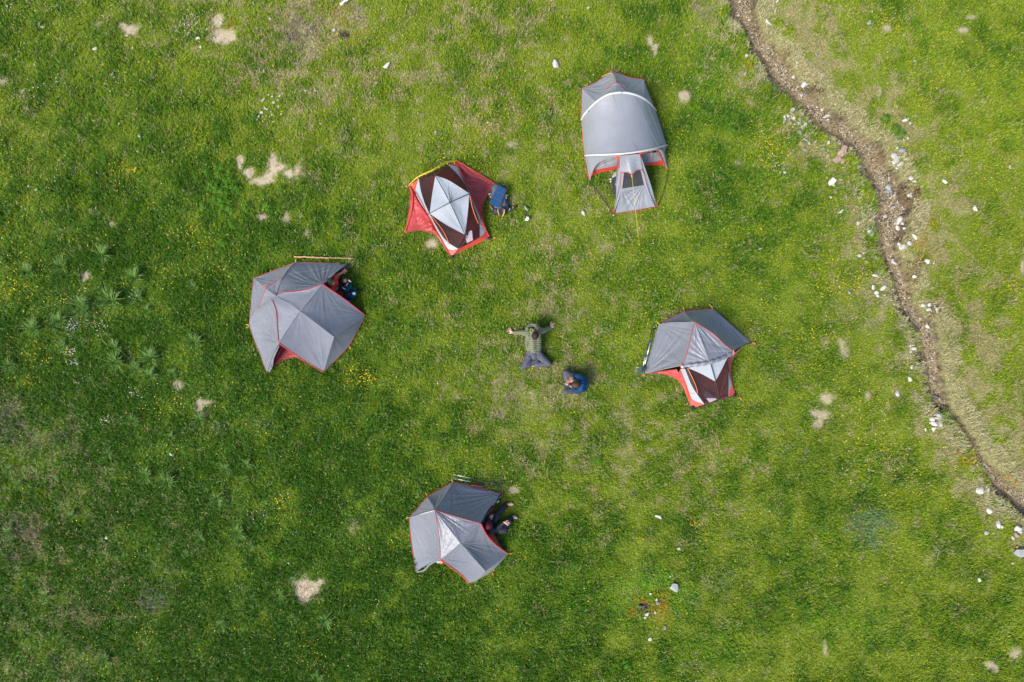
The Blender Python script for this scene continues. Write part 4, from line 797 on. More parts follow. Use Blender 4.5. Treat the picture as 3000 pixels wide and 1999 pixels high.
for (p0, p1, p2, p3, red1, red2) in ((K(222, 892, .20), K(418, 856, .20), K(425, 775, .72), K(262, 790, .36), K(200, 935, .04), K(420, 884, .04)), (K(622, 843, .20), K(782, 812, .20), K(770, 745, .40), K(600, 755, .72), K(628, 862, .04), K(806, 852, .04))):
    b = MB(); panel(b, [[p0, p1], [p1, p2], [p2, p3], [p3, p0]], .0, .05, [(0, .05, 10, .5)], n=30); b.build('inner_wall', M['fly_pale'], T)
    b = MB(); panel(b, [[red1, red2], [red2, p1], [p1, p0], [p0, red1]], 0, .012, n=20); b.build('bathtub_wall', M['orange'], T)
trim(T, [K(292, 800, .64), K(295, 835, .44), K(320, 858, .32)], .006, 'zip', 'zip', n=12); trim(T, [K(690, 735, .8), K(698, 775, .6), K(680, 810, .4)], .006, 'zip', 'zip', n=12)
b = MB(); b.poly([K(135, 300, .03), K(620, 230, .03), K(790, 840, .03), K(420, 880, .03), K(215, 920, .03)]); b.build('floor', M['footprint'], T)
cord(T, [K(186, 978, .05), K(280, 1105, .04), K(385, 1252, .03)], .009, n=20); cord(T, [K(831, 888, .05), K(822, 960, .05), K(790, 1080, .04), K(742, 1196, .03)], .009, n=20)
stake(T, K, 120, 485, -3, 10, .06, 'black'); stake(T, K, 126, 220, -35, -20, .13, 'black'); stake(T, K, 636, 148, 5, -30, .09, 'black'); stake(T, K, 727, 402, 10, 10, .06, 'yellow'); stake(T, K, 596, 1490, 0, 15, .08, 'yellow'); stake(T, K, 385, 1256, 0, 5, .04, 'silver')
for p in ((176, 403, .66), (228, 768, .78), (672, 330, .62), (775, 682, .6)): trim(T, [K(*p), K(p[0], p[1] + 12, p[2])], .008, 'black', 'pole_clip', n=4)

# ------------------------------------------------------------------ people
def bezier(*p): return p
class Fig:
    """a person: one skin body (tapered limbs merged into one surface), clothing and hair as children"""
    def __init__(s, loc, label, group):
        s.body = MB(); s.cl = {}; s.root = None; s.loc = Vector(loc); s.label = label; s.group = group; s.extra = []
    def c(s, key): return s.cl.setdefault(key, MB())
    def head(s, c, f, up, hairmat, r=.098, hat=False, hairlen=1.0, beard=False):
        c = Vector(c); f = Vector(f).normalized(); up = Vector(up).normalized(); up = (up - f * up.dot(f)).normalized(); l = up.cross(f).normalized()
        R = Matrix((l, f, up)).transposed(); b = s.body
        k = r / .098
        b.ball(c + up * .022 * k - f * .006 * k, .095 * k, (.80, .98, .98), 20, 14, R)          # cranium
        b.cone(c - up * .03 * k + f * .02 * k, .070 * k, c - up * .082 * k + f * .052 * k, .036 * k)  # jaw
        b.cone(c + up * .020 * k + f * .078 * k, .011 * k, c - up * .020 * k + f * .108 * k, .016 * k)  # nose
        b.cone(c + up * .034 * k + f * .082 * k - l * .035 * k, .012 * k, c + up * .034 * k + f * .082 * k + l * .035 * k, .012 * k)  # brow
        b.cone(c - up * .052 * k + f * .088 * k - l * .018 * k, .009 * k, c - up * .052 * k + f * .088 * k + l * .018 * k, .009 * k)  # lips
        for q in (-1, 1): b.ball(c + l * q * .080 * k - f * .004 * k, .032 * k, (.35, .6, 1.0), 10, 8, R)
        s.hd = (c, f, up, l, R, k, hairmat, hat, hairlen)
    def hand(s, w_, pd, sd, curl=0.3, L=.175, down=Vector((0, 0, -1)), spread=.28, thumb=1):
        """w_ wrist, pd pointing direction, sd towards the thumb side; curl bends the fingers towards 'down'"""
        w_ = Vector(w_); pd = Vector(pd).normalized(); sd = Vector(sd); sd = (sd - pd * sd.dot(pd)).normalized(); dn = Vector(down).normalized(); b = s.body; k = L / .175
        b.cone(w_, .026 * k, w_ + pd * .055 * k, .030 * k)
        for j, (o, ln) in enumerate(((.033, .074), (.011, .084), (-.011, .078), (-.032, .060))):
            a = w_ + pd * .055 * k + sd * o * .72 * k; kn = w_ + pd * .082 * k + sd * o * k
            b.cone(a, .015 * k, kn, .012 * k, 10)
            d = (pd + sd * o / .033 * spread).normalized(); p = kn; ang = curl * (1 + .15 * ((j * 7) % 3 - 1))
            for q in range(3):
                d2 = (d * math.cos(ang * .5 * (q + .4)) + dn * math.sin(ang * .5 * (q + .4))).normalized(); n_ = p + d2 * ln * (.42, .32, .26)[q] * k
                b.cone(p, (.0105, .0100, .0092)[q] * k, n_, (.0100, .0092, .0082)[q] * k, 10); p = n_
        t0 = w_ + pd * .022 * k + sd * .022 * k * thumb; t1 = t0 + (sd * thumb * .75 + pd * .5).normalized() * .042 * k; t2 = t1 + (sd * thumb * .5 + pd * .85).normalized() * .034 * k
        b.cone(t0, .017 * k, t1, .013 * k, 10); b.cone(t1, .0125 * k, t2, .0098 * k, 10)
    def foot(s, a, toe, up=(0, 0, 1), m=None, L=.25):
        a = Vector(a); d = Vector(toe).normalized(); u = Vector(up).normalized(); sd = d.cross(u).normalized(); b = s.body if m is None else s.c(m)
        b.cone(a, .042, a - d * .035 - u * .045, .036); h = a - d * .035 - u * .045
        b.cone(h, .036, h + d * .15, .032); b.cone(a, .038, h + d * .17 + u * .005, .026)
        for j, o in enumerate((.034, .014, -.004, -.020, -.035)):
            b.cone(h + d * .12 + sd * o * .8, .026 if j == 0 else .020, h + d * (.165 - .006 * j) + sd * o, .020 - .0015 * j, 10)
            b.cone(h + d * (.165 - .006 * j) + sd * o, .0145 - .001 * j if j else .0165, h + d * (.205 - .012 * j) + sd * o * 1.05, .0115 if j else .0150, 10)
    def build(s, skin, clothmats, vox=.008):
        root = s.body.build('person', M[skin]); bake(root, .0062, 3)
        me = root.data; n = len(me.vertices); a = np.empty(n * 3, np.float32); me.vertices.foreach_get("co", a); a = a.reshape(-1, 3) - np.array(list(s.loc)); me.vertices.foreach_set("co", a.ravel().astype(np.float32)); me.update(); root.location = s.loc
        tag(root, s.label, 'person', s.group); s.root = root
        for key, mb in s.cl.items():
            mname, disp, sm = clothmats[key]
            o = mb.build(key, M[mname]); bake(o, vox, sm, disp)
            me = o.data; n = len(me.vertices); a = np.empty(n * 3, np.float32); me.vertices.foreach_get("co", a); a = a.reshape(-1, 3) - np.array(list(s.loc)); me.vertices.foreach_set("co", a.ravel().astype(np.float32)); me.update(); o.parent = root
        c, f, up, l, R, k, hm, hat, hl = s.hd
        if hat:
            b = MB(); b.ball(c + up * .036 * k - f * .008 * k, .110 * k, (.86, 1.0, .95), 26, 18, R); b.tube([c + up * .012 * k + R @ Vector((.098 * k * math.cos(t), -.008 + .112 * k * math.sin(t), 0)) for t in np.linspace(0, 2 * math.pi, 25)], .014 * k, 8)
            o = b.build('beanie', M[hm]); bake(o, .006, 2, lambda q: (fbm(q[:, 0] * 60, q[:, 1] * 60, 2, 9) - .5) * .010)
        else:
            b = MB(); b.ball(c + up * .034 * k - f * .014 * k, .099 * k, (.86, 1.0, .98), 30, 20, R); b.ball(c - f * .035 * k - up * .010 * k, .078 * k, (.98, .85, 1.0), 20, 14, R)
            o = b.build('hair', M[hm]); bake(o, .005, 1, lambda q: (fbm(q[:, 0] * 55 + q[:, 2] * 30, q[:, 1] * 40, 3, 4) - .42) * .020 * hl)
        me = o.data; n = len(me.vertices); a = np.empty(n * 3, np.float32); me.vertices.foreach_get("co", a); a = a.reshape(-1, 3) - np.array(list(s.loc)); me.vertices.foreach_set("co", a.ravel().astype(np.float32)); me.update(); o.parent = root
        for q in (-1, 1):
            b = MB(); b.ball(c + up * .016 * k + f * .078 * k + l * q * .032 * k, .012 * k); b.build('eye', M['eye'], root)
        return root
fold = lambda sd_, amp=.010, k=9: (lambda q: (fbm(q[:, 0] * k + q[:, 2] * k * .6, q[:, 1] * k - q[:, 2] * k * .5, 3, sd_) - .5) * amp * 2 + (1 - 2 * np.abs(vn(q[:, 0] * k * 1.3 + q[:, 2] * 4, q[:, 1] * k * 1.3, sd_ + 5) - .5)) * amp * .7)
GP = 'people resting at the camp'

# man leaning back on his hands, olive down jacket
K = frame(1470, 930, 280 / 1756.0)
f1 = Fig(K(590, 640, 0), 'dark-haired person in olive quilted jacket and grey trousers sitting back on both hands', GP)
hd = K(612, 335, .74)
f1.head(hd, (-.28, -.80, -.42), (-.10, -.45, .85), 'hair', r=.110)
b = f1.body
b.cone(K(590, 655, .14), .10, K(578, 420, .34), .10); b.cone(K(578, 420, .34), .10, K(582, 300, .48), .09); b.cone(K(585, 285, .54), .06, K(600, 310, .66), .058)
S1, E1, W1 = K(452, 292, .50), K(330, 282, .28), K(205, 283, .065)
S2, E2, W2 = K(700, 262, .50), K(800, 235, .28), K(893, 196, .065)
for a_, c_, d_ in ((S1, E1, W1), (S2, E2, W2)): b.cone(a_, .045, c_, .036); b.cone(c_, .036, d_, .026)
f1.hand(W1, K(108, 225, .05) - K(190, 283, .05), K(130, 335, .03) - K(180, 280, .03), .05, .20, spread=.42)
f1.hand(W2, K(930, 105, .05) - K(895, 190, .05), K(975, 220, .03) - K(920, 185, .03), .05, .20, spread=.42)
hipA, kA, aA = K(525, 670, .13), K(405, 905, .17), K(640, 800, .09)
hipB, kB, aB = K(655, 670, .13), K(865, 855, .17), K(605, 868, .08)
for h_, k_, a_ in ((hipA, kA, aA), (hipB, kB, aB)): b.cone(h_, .085, k_, .058); b.cone(k_, .055, a_, .036)
f1.foot(K(655, 775, .10), K(640, 730, .06) - K(680, 800, .08), (.6, -.3, .7)); f1.foot(K(600, 868, .07), K(540, 868, .05) - K(600, 868, .05), (0, .7, .7), 'shoes')
jk = f1.c('jacket')
jk.cone(K(520, 560, .22), .125, K(500, 400, .38), .115); jk.cone(K(645, 560, .22), .125, K(650, 400, .38), .115); jk.cone(K(588, 585, .20), .16, K(577, 400, .37), .155); jk.cone(K(505, 400, .38), .115, K(500, 310, .48), .095); jk.cone(K(650, 400, .38), .115, K(655, 290, .48), .095); jk.cone(K(577, 400, .37), .15, K(580, 300, .49), .12)
for a_, c_, d_ in ((S1, E1, W1), (S2, E2, W2)): jk.cone(a_.lerp(K(580, 330, .48), .25), .095, a_, .078); jk.cone(a_, .076, c_, .062); jk.cone(c_, .060, c_.lerp(d_, .86), .046)
jk.tube([K(*p) for p in ((470, 255, .50), (455, 205, .50), (500, 160, .47), (570, 140, .46), (640, 160, .48), (685, 205, .52), (690, 265, .52))], [.040, .044, .048, .05, .05, .048, .042], 10)
jk.tube([K(*p) for p in ((480, 300, .53), (465, 250, .55), (490, 205, .56))], .026, 10); jk.tube([K(*p) for p in ((690, 275, .54), (670, 220, .57), (620, 175, .55))], .028, 10)
tr = f1.c('trousers')
tr.cone(K(530, 640, .15), .13, K(650, 640, .15), .13); tr.cone(K(585, 610, .18), .15, K(590, 690, .13), .13)
tr.cone(hipA, .115, kA, .080); tr.cone(kA, .080, aA, .060); tr.cone(hipB, .115, kB, .080); tr.cone(kB, .080, aB, .060); tr.cone(K(400, 905, .10), .075, K(560, 850, .07), .06)
ya = K(0, 0, .3); 
def quilt(q):
    # channels across the chest, finer on the sleeves
    t = q[:, 1] * 36.0 + (fbm(q[:, 0] * 5, q[:, 1] * 5, 2, 3) - .5) * 1.6
    body = (q[:, 0] > K(415, 0, .4).x) & (q[:, 0] < K(745, 0, .4).x); x = q[:, 0] * 42
    return np.where(body, (np.abs(np.sin(t * math.pi * .5)) - .6) * .022, (np.abs(np.sin(x * math.pi * .35)) - .6) * .010) + (fbm(q[:, 0] * 16, q[:, 1] * 16, 2, 6) - .5) * .008
f1.build('skinp', {'jacket': ('olive', quilt, 3), 'trousers': ('slate', fold(31, .014), 4), 'shoes': ('skinp', None, 2)}, .009)
b = MB(); b.tube([K(*p) for p in ((592, 430, .60), (594, 520, .505), (597, 606, .43))], .006, 6); b.build('zip', M['packblack'], f1.root)
b = MB(); b.tube([K(*p) for p in ((468, 450, .50), (470, 500, .45), (474, 548, .39))], .005, 6); b.build('pocket_zip', M['packblack'], f1.root)
b = MB(); b.tube([K(*p) for p in ((590, 245, .63), (560, 215, .58), (532, 212, .58), (520, 250, .58), (528, 300, .58))], [.008, .012, .016, .015, .010], 8, flat=.6); b.build('collar_lining', M['lime'], f1.root)
b = MB(); b.tube([K(*p) for p in ((525, 200, .63), (535, 195, .64), (548, 200, .64))], .010, 8); b.build('collar_loop', M['bluec'], f1.root)
b = MB(); b.poly([K(455, 240, .562), K(478, 205, .565), K(505, 212, .575), K(500, 260, .58), K(470, 300, .57)]); b.build('hood_opening', M['packblack'], f1.root)

# cross-legged person in blue, camera to the eye
nogrow(K, [(60, 200), (215, 190), (215, 345), (100, 345)], 1); nogrow(K, [(860, 90), (980, 90), (980, 230), (860, 230)], 1)
K = frame(1630, 1070, 110 / 1725.0)
f2 = Fig(K(1080, 850, 0), 'person in blue jersey with a black headband sitting cross-legged, hands up at the face', GP)
f2.head(K(900, 905, .70), (-.80, .0, -.60), (-.45, 0, .9), 'hairb', r=.108, hairlen=.7)
b = f2.body
b.cone(K(1130, 850, .15), .13, K(1190, 850, .38), .14); b.cone(K(1190, 850, .38), .14, K(1120, 860, .56), .10); b.cone(K(1090, 870, .58), .06, K(980, 890, .65), .058)
SR, ER, WR = K(1120, 560, .52), K(880, 480, .38), K(760, 740, .56)
SL, EL, WL = K(1120, 1150, .52), K(900, 1190, .36), K(640, 960, .52)
for a_, c_, d_ in ((SR, ER, WR), (SL, EL, WL)): b.cone(a_, .05, c_, .038); b.cone(c_, .038, d_, .027)
f2.hand(K(740, 800, .55), K(640, 640, .52) - K(700, 830, .56), (-1, -.4, .1), .25, .18, spread=.3, thumb=1)
f2.hand(K(610, 930, .50), K(560, 740, .50) - K(610, 930, .50), (-1, 0, .1), .35, .18, spread=.25, thumb=1)
f2.hand(K(815, 745, .58), K(800, 650, .58) - K(815, 745, .58), (1, 0, .0), .3, .12, spread=.1, thumb=-1) if 0 else None
hA, kA, aA = K(1010, 640, .13), K(440, 370, .26), K(560, 900, .12)
hB, kB, aB = K(1010, 1080, .13), K(470, 1220, .25), K(620, 830, .10)
for h_, k_, a_ in ((hA, kA, aA), (hB, kB, aB)): b.cone(h_, .085, k_, .06); b.cone(k_, .055, a_, .036)
f2.foot(K(560, 905, .10), K(640, 1060, .08) - K(560, 905, .1), (-.7, 0, .7), 'shoes'); f2.foot(K(640, 830, .08), K(600, 700, .06) - K(640, 830, .08), (-.7, 0, .7), 'shoes')
jy = f2.c('jersey')
jy.cone(K(1120, 850, .22), .165, K(1200, 850, .38), .185); jy.cone(K(1200, 850, .38), .18, K(1130, 860, .54), .125); jy.cone(K(1200, 700, .38), .15, K(1120, 640, .50), .10); jy.cone(K(1200, 1000, .38), .15, K(1120, 1060, .50), .10)
jy.cone(K(1120, 620, .52), .095, K(1060, 540, .50), .085); jy.cone(K(1060, 540, .5), .082, ER, .068); jy.cone(ER, .068, K(800, 640, .5), .045); jy.cone(K(1120, 1080, .52), .095, K(1080, 1170, .48), .085); jy.cone(K(1080, 1170, .48), .082, EL, .068); jy.cone(EL, .062, K(740, 1040, .48), .042)
tr = f2.c('trousers')
tr.cone(K(1060, 730, .14), .12, K(1060, 970, .14), .12); tr.cone(hA, .115, kA, .085); tr.cone(kA, .083, aA, .062); tr.cone(hB, .115, kB, .085); tr.cone(kB, .083, aB, .062); tr.cone(K(430, 400, .12), .08, K(480, 700, .08), .06); tr.cone(K(440, 1200, .12), .08, K(480, 1000, .08), .06)
f2.build('skint', {'jersey': ('blue', fold(51, .012, 11), 4), 'trousers': ('slate', fold(41, .012), 4), 'shoes': ('packblack', None, 2)}, .009)
b = MB(); b.tube([K(*p) for p in ((860, 1030, .72), (740, 1010, .74), (695, 905, .75), (730, 790, .74), (850, 780, .72))], .016, 8, flat=.8); b.build('headband', M['packblack'], f2.root)
b = MB(); b.ball(K(968, 880, .822), .010, (1, 1.4, .8)); b.build('hair_clip', M['white'], f2.root)
b = MB(); b.box(K(600, 900, .50), (.06, .11, .07), Matrix.Rotation(.4, 3, 'Z'), .012); b.cone(K(570, 890, .50), .026, K(500, 880, .47), .022); cam_o = b.build('hand_camera', M['packblack']); tag(recentre(cam_o), 'small black camera held up in the hands of the person in blue', 'camera')
b = MB(); b.box(K(445, 880, .44), (.085, .018, .012), Matrix.Rotation(-.75, 3, 'Z'), .004); b.box(K(530, 935, .44), (.03, .014, .012), Matrix.Rotation(-.75, 3, 'Z'), .003); o = b.build('camera_strap', M['white'], cam_o); 

# person in red shirt in the left tent's porch
K = frame(930, 750, 140 / 1463.0)
f3 = Fig(K(470, 900, 0), 'grey-haired person in bright red shirt and black trousers sitting in the widest tent porch', GP)
f3.head(K(378, 805, .76), (.80, -.42, -.02), (.10, -.05, 1.0), 'hairg', r=.108, hairlen=.6)
b = f3.body
b.cone(K(480, 880, .14), .13, K(450, 840, .38), .13); b.cone(K(450, 840, .38), .13, K(440, 830, .54), .10); b.cone(K(430, 830, .56), .058, K(395, 815, .66), .056)
SL, EL, WL = K(520, 660, .52), K(640, 585, .40), K(745, 520, .30); SR, ER, WR = K(440, 1010, .50), K(530, 1040, .30), K(640, 960, .30)
for a_, c_, d_ in ((SL, EL, WL), (SR, ER, WR)): b.cone(a_, .05, c_, .042); b.cone(c_, .040, d_, .028)
f3.hand(WL, K(830, 470, .28) - K(745, 520, .3), (-.5, -.8, 0), .3, .18); f3.hand(WR, K(740, 960, .3) - K(640, 960, .3), (0, 1, 0), .4, .18)
hA, kA, aA = K(560, 800, .14), K(850, 765, .36), K(700, 870, .10); hB, kB, aB = K(560, 950, .14), K(790, 985, .30), K(680, 850, .08)
for h_, k_, a_ in ((hA, kA, aA), (hB, kB, aB)): b.cone(h_, .085, k_, .060); b.cone(k_, .055, a_, .036)
f3.foot(K(720, 860, .07), (1, -.2, 0), (0, 0, 1), 'shoes'); f3.foot(K(700, 900, .07), (1, -.4, 0), (0, 0, 1), 'shoes')
te = f3.c('shirt'); te.cone(K(490, 860, .20), .15, K(470, 830, .44), .15); te.cone(K(500, 760, .46), .11, K(530, 665, .50), .085); te.cone(K(530, 665, .50), .085, K(600, 640, .46), .070); te.cone(K(440, 900, .46), .11, K(440, 1005, .50), .08); te.cone(K(440, 1005, .5), .08, K(480, 1040, .42), .065); te.cone(K(470, 830, .45), .13, K(450, 830, .53), .10)
tr = f3.c('trousers'); tr.cone(K(560, 800, .15), .125, K(560, 950, .15), .125); tr.cone(hA, .11, hA.lerp(kA, .8), .082); tr.cone(hB, .11, kB, .078); tr.cone(kB, .075, aB, .055); tr.cone(hA.lerp(kA, .8), .08, aA, .05)
sh = f3.c('sleeve_guard'); sh.cone(K(515, 1000, .34), .050, K(530, 1060, .28), .046)
f3.build('skint', {'shirt': ('tee', fold(61, .010, 12), 4), 'trousers': ('navy', fold(62, .012), 4), 'shoes': ('packblack', None, 2), 'sleeve_guard': ('pack', None, 2)}, .009)

# person in black with beanie, bare feet out of the lower tent
K = frame(1400, 1440, 140 / 1568.0)
f4 = Fig(K(330, 1110, 0), 'barefoot person in black with maroon beanie leaning out of the lower tent', GP)
f4.head(K(318, 1115, .70), (.86, -.05, -.30), (.3, -.02, .95), 'maroon', r=.106, hat=True)
b = f4.body
b.cone(K(330, 1110, .14), .13, K(310, 1110, .36), .13); b.cone(K(310, 1110, .36), .13, K(310, 1110, .52), .10); b.cone(K(310, 1110, .54), .058, K(315, 1112, .62), .056)
SL, EL, WL = K(330, 950, .50), K(290, 860, .30), K(340, 880, .40); SR, ER, WR = K(380, 1270, .50), K(600, 1260, .34), K(868, 1010, .44)
for a_, c_, d_ in ((SL, EL, WL), (SR, ER, WR)): b.cone(a_, .05, c_, .040); b.cone(c_, .038, d_, .028)
f4.hand(K(345, 880, .43), K(480, 820, .42) - K(345, 880, .43), (.1, -1, 0), .25, .185, spread=.15); f4.hand(K(870, 1012, .46), K(1010, 1060, .42) - K(870, 1005, .46), (.1, 1, 0), .25, .19, spread=.35)
hA, kA, aA = K(430, 1010, .14), K(610, 820, .40), K(905, 470, .10); hB, kB, aB = K(430, 1200, .14), K(890, 1270, .36), K(1085, 880, .10)
for h_, k_, a_ in ((hA, kA, aA), (hB, kB, aB)): b.cone(h_, .085, k_, .060); b.cone(k_, .055, a_, .034)
f4.foot(K(955, 440, .085), K(1100, 400, .04) - K(940, 440, .04), (-.15, .25, 1)); f4.foot(K(1095, 845, .085), K(1300, 830, .04) - K(1095, 825, .04), (0, .2, 1))
sw = f4.c('sweater'); sw.cone(K(340, 1110, .20), .15, K(320, 1110, .44), .15); sw.cone(K(320, 1050, .44), .12, SL, .085); sw.cone(SL, .08, EL, .06); sw.cone(EL, .058, K(320, 880, .38), .045); sw.cone(K(330, 1180, .44), .12, SR, .085); sw.cone(SR, .082, ER, .064); sw.cone(ER, .062, K(840, 1040, .43), .044); sw.cone(K(320, 1110, .45), .12, K(312, 1110, .54), .09)
tr = f4.c('trousers'); tr.cone(K(430, 1030, .15), .125, K(430, 1190, .15), .125); tr.cone(hA, .115, kA, .085); tr.cone(kA, .083, aA, .068); tr.cone(hB, .115, kB, .085); tr.cone(kB, .083, aB, .068); tr.cone(K(700, 1300, .2), .08, K(890, 1280, .3), .08)
nogrow(K, [(900, 360), (1120, 360), (1120, 500), (900, 500)], 1); nogrow(K, [(1020, 760), (1340, 760), (1340, 890), (1020, 890)], 1)
f4.build('skinp', {'sweater': ('navy', fold(71, .010, 12), 4), 'trousers': ('navy', fold(72, .014), 4)}, .009)

# ------------------------------------------------------------------ gear
def part(fn, name, m, parent=None): b = MB(); fn(b); return b.build(name, M[m], parent)
# backpack with the folding solar panel lying beside the fly-less tent
K = frame(1410, 520, 150 / 1680.0)
bp = empty('backpack', K(600, 750, 0), 'slate grey backpack with tan straps lying beside the fly-less tent', 'backpack')
b = MB(); b.cone(K(470, 370, .15), .14, K(560, 880, .16), .155); b.cone(K(420, 420, .12), .10, K(450, 800, .12), .11); b.cone(K(620, 430, .12), .11, K(700, 850, .13), .12); b.cone(K(470, 330, .16), .11, K(560, 320, .14), .09)
o = b.build('pack_body', M['pack'], bp); bake(o, .012, 3, lambda q: (fbm(q[:, 0] * 10, q[:, 1] * 10, 3, 81) - .5) * .035)
b = MB(); b.cone(K(490, 1090, .12), .115, K(720, 1080, .12), .115); b.cone(K(420, 1140, .09), .075, K(700, 1150, .10), .08); b.cone(K(800, 700, .09), .06, K(830, 1050, .09), .08)
o = b.build('base_pocket', M['packblack'], bp); bake(o, .012, 3, lambda q: (fbm(q[:, 0] * 12, q[:, 1] * 12, 3, 82) - .5) * .03)
b = MB(); b.cone(K(850, 1060, .07), .060, K(1010, 1030, .06), .052); b.cone(K(1010, 1030, .06), .05, K(1120, 960, .05), .035); o = b.build('hip_belt', M['packblack'], bp); bake(o, .01, 2)
trim(bp, [K(680, 240, .12), K(780, 225, .14), K(850, 270, .12), K(860, 330, .1), K(820, 370, .08)], .013, 'pack', 'shoulder_strap')
for q in ([K(545, 1050, .24), K(550, 1120, .25), K(575, 1190, .22), K(592, 1250, .1)], [K(755, 1050, .24), K(755, 1140, .24), K(730, 1210, .18), K(685, 1290, .08)]): trim(bp, q, .020, 'tan', 'lash_strap', flat=.35)
trim(bp, [K(270, 900, .08), K(330, 990, .1), K(385, 1060, .1), K(395, 1110, .08)], .010, 'tan', 'lash_strap'); trim(bp, [K(260, 960, .06), K(340, 1040, .06), K(365, 1120, .05), K(345, 1190, .04), K(225, 1190, .03)], .008, 'khaki', 'lash_strap')
trim(bp, [K(460, 1040, .25), K(460, 1090, .25), K(480, 1150, .2)], .010, 'pack', 'buckle_strap'); trim(bp, [K(1035, 950, .1), K(1045, 985, .11), K(1042, 1020, .1)], .012, 'tan', 'lash_strap', n=8)
for (a, c, z, L, r) in ((275, 545, .16, .08, .5), (303, 630, .14, .06, -1.2), (805, 640, .16, .10, -1.2), (835, 590, .15, .07, -.5)): b = MB(); b.box(K(a, c, z), (L, .028, .018), Matrix.Rotation(r, 3, 'Z'), .006); b.build('buckle', M['white'], bp)
for (a, c, z, r) in ((865, 1005, .135, .030), (922, 1035, .12, .017), (858, 1078, .125, .016), (905, 1088, .12, .014)): b = MB(); b.ball(K(a, c, z), r, (1, 1.15, .3)); b.build('white_patch', M['white'], bp)
b = MB(); b.box(K(892, 860, .08), (.04, .09, .05), Matrix.Rotation(.1, 3, 'Z'), .012); b.build('bottle_cap', M['bluec'], bp)
sp = empty('solar_panel', K(520, 640, .31), 'folding solar panel of three blue cells lying on the slate grey backpack', 'solar panel')
R = Matrix.Rotation(-.49, 3, 'Z')
b = MB()
cs = [((645, 430), (495, 285), (800, 400), (790, 575), (480, 450))]
P = lambda a, c, z=.315: K(a, c, z)
def quad(b, pts, z0, z1, th=.012):
    v = [K(a, c, z0 + (z1 - z0) * (c - 270) / 730.0) for a, c in pts]; w2 = [p + Vector((0, 0, -th)) for p in v]; b.add(v + w2, [(0, 1, 2, 3), (7, 6, 5, 4), (0, 4, 5, 1), (1, 5, 6, 2), (2, 6, 7, 3), (3, 7, 4, 0)])
quad(b, [(540, 262), (835, 400), (580, 1010), (250, 855)], .325, .335); b.build('panel_backing', M['cellframe'], sp, smooth=False)
for pts in (((552, 285), (800, 408), (755, 568), (488, 452)), ((435, 480), (715, 615), (650, 782), (372, 648)), ((340, 700), (622, 828), (555, 990), (272, 858))):
    b = MB(); quad(b, pts, .334, .344, .01); b.build('solar_cell', M['cell'], sp, smooth=False)
# little tool left in the grass
ht = empty('hand_tool', K(1490, 1200, 0), 'small black-stemmed tool with a crumpled white end and grey grip in the grass', 'tool')
trim(ht, [K(1475, 1080, .08), K(1480, 1180, .08), K(1492, 1290, .07)], .012, 'packblack', 'stem', n=8)
b = MB(); b.cone(K(1430, 950, .08), .022, K(1465, 1010, .09), .028); b.cone(K(1465, 1010, .09), .030, K(1510, 1070, .08), .034); b.cone(K(1500, 1040, .08), .02, K(1545, 1040, .07), .018); o = b.build('grip', M['khaki'], ht); bake(o, .007, 1)
b = MB()
for (a, c, r) in ((1490, 1380, .038), (1530, 1330, .034), (1470, 1395, .030), (1540, 1370, .030), (1500, 1300, .022), (1515, 1400, .026)): b.ball(K(a, c, .08), r, (1, 1, .7), 10, 7)
o = b.build('crumpled_end', M['white'], ht); bake(o, .006, 0, lambda q: (vn(q[:, 0] * 60, q[:, 1] * 60, 5) - .5) * .02)
# second backpack under the tunnel tent's porch
K = frame(1770, 480, 150 / 1470.0)
b2_ = empty('backpack', K(330, 650, 0), 'black backpack with khaki lid leaning under the tunnel tent porch panel', 'backpack')
b = MB(); b.cone(K(370, 480, .16), .13, K(350, 760, .13), .11); b.cone(K(330, 780, .10), .09, K(360, 930, .07), .06); o = b.build('pack_body', M['packblack'], b2_); bake(o, .011, 2, lambda q: (fbm(q[:, 0] * 12, q[:, 1] * 12, 3, 84) - .5) * .03)
b = MB(); b.cone(K(330, 330, .18), .085, K(400, 270, .20), .09); b.cone(K(270, 370, .16), .05, K(330, 390, .16), .06); o = b.build('pack_lid', M['khaki'], b2_); bake(o, .01, 2, lambda q: (fbm(q[:, 0] * 14, q[:, 1] * 14, 3, 85) - .5) * .025)
for (a, c, z, L, r, mm) in ((190, 390, .14, .08, -.3, 'packblack'), (190, 440, .14, .06, .2, 'white'), (190, 510, .13, .05, 1.2, 'white'), (345, 410, .27, .05, .5, 'bluec'), (335, 585, .26, .03, .2, 'white')): b = MB(); b.box(K(a, c, z), (L, .028, .018), Matrix.Rotation(r, 3, 'Z'), .006); b.build('buckle', M[mm], b2_)
trim(b2_, [K(240, 430, .2), K(230, 560, .18), K(245, 700, .14)], .012, 'cellframe', 'shoulder_strap')
o = part(lambda b: (b.box(K(1212, 330, .10), (.05, .10, .04), Matrix.Rotation(.1, 3, 'Z'), .012), b.box(K(1240, 395, .05), (.06, .03, .02), Matrix.Rotation(-.3, 3, 'Z'), .006)), 'food_pouch', 'white'); bake(o, .006, 1); tag(recentre(o), 'small white pouch on the shaded grass right of the tunnel tent porch panel', 'pouch')
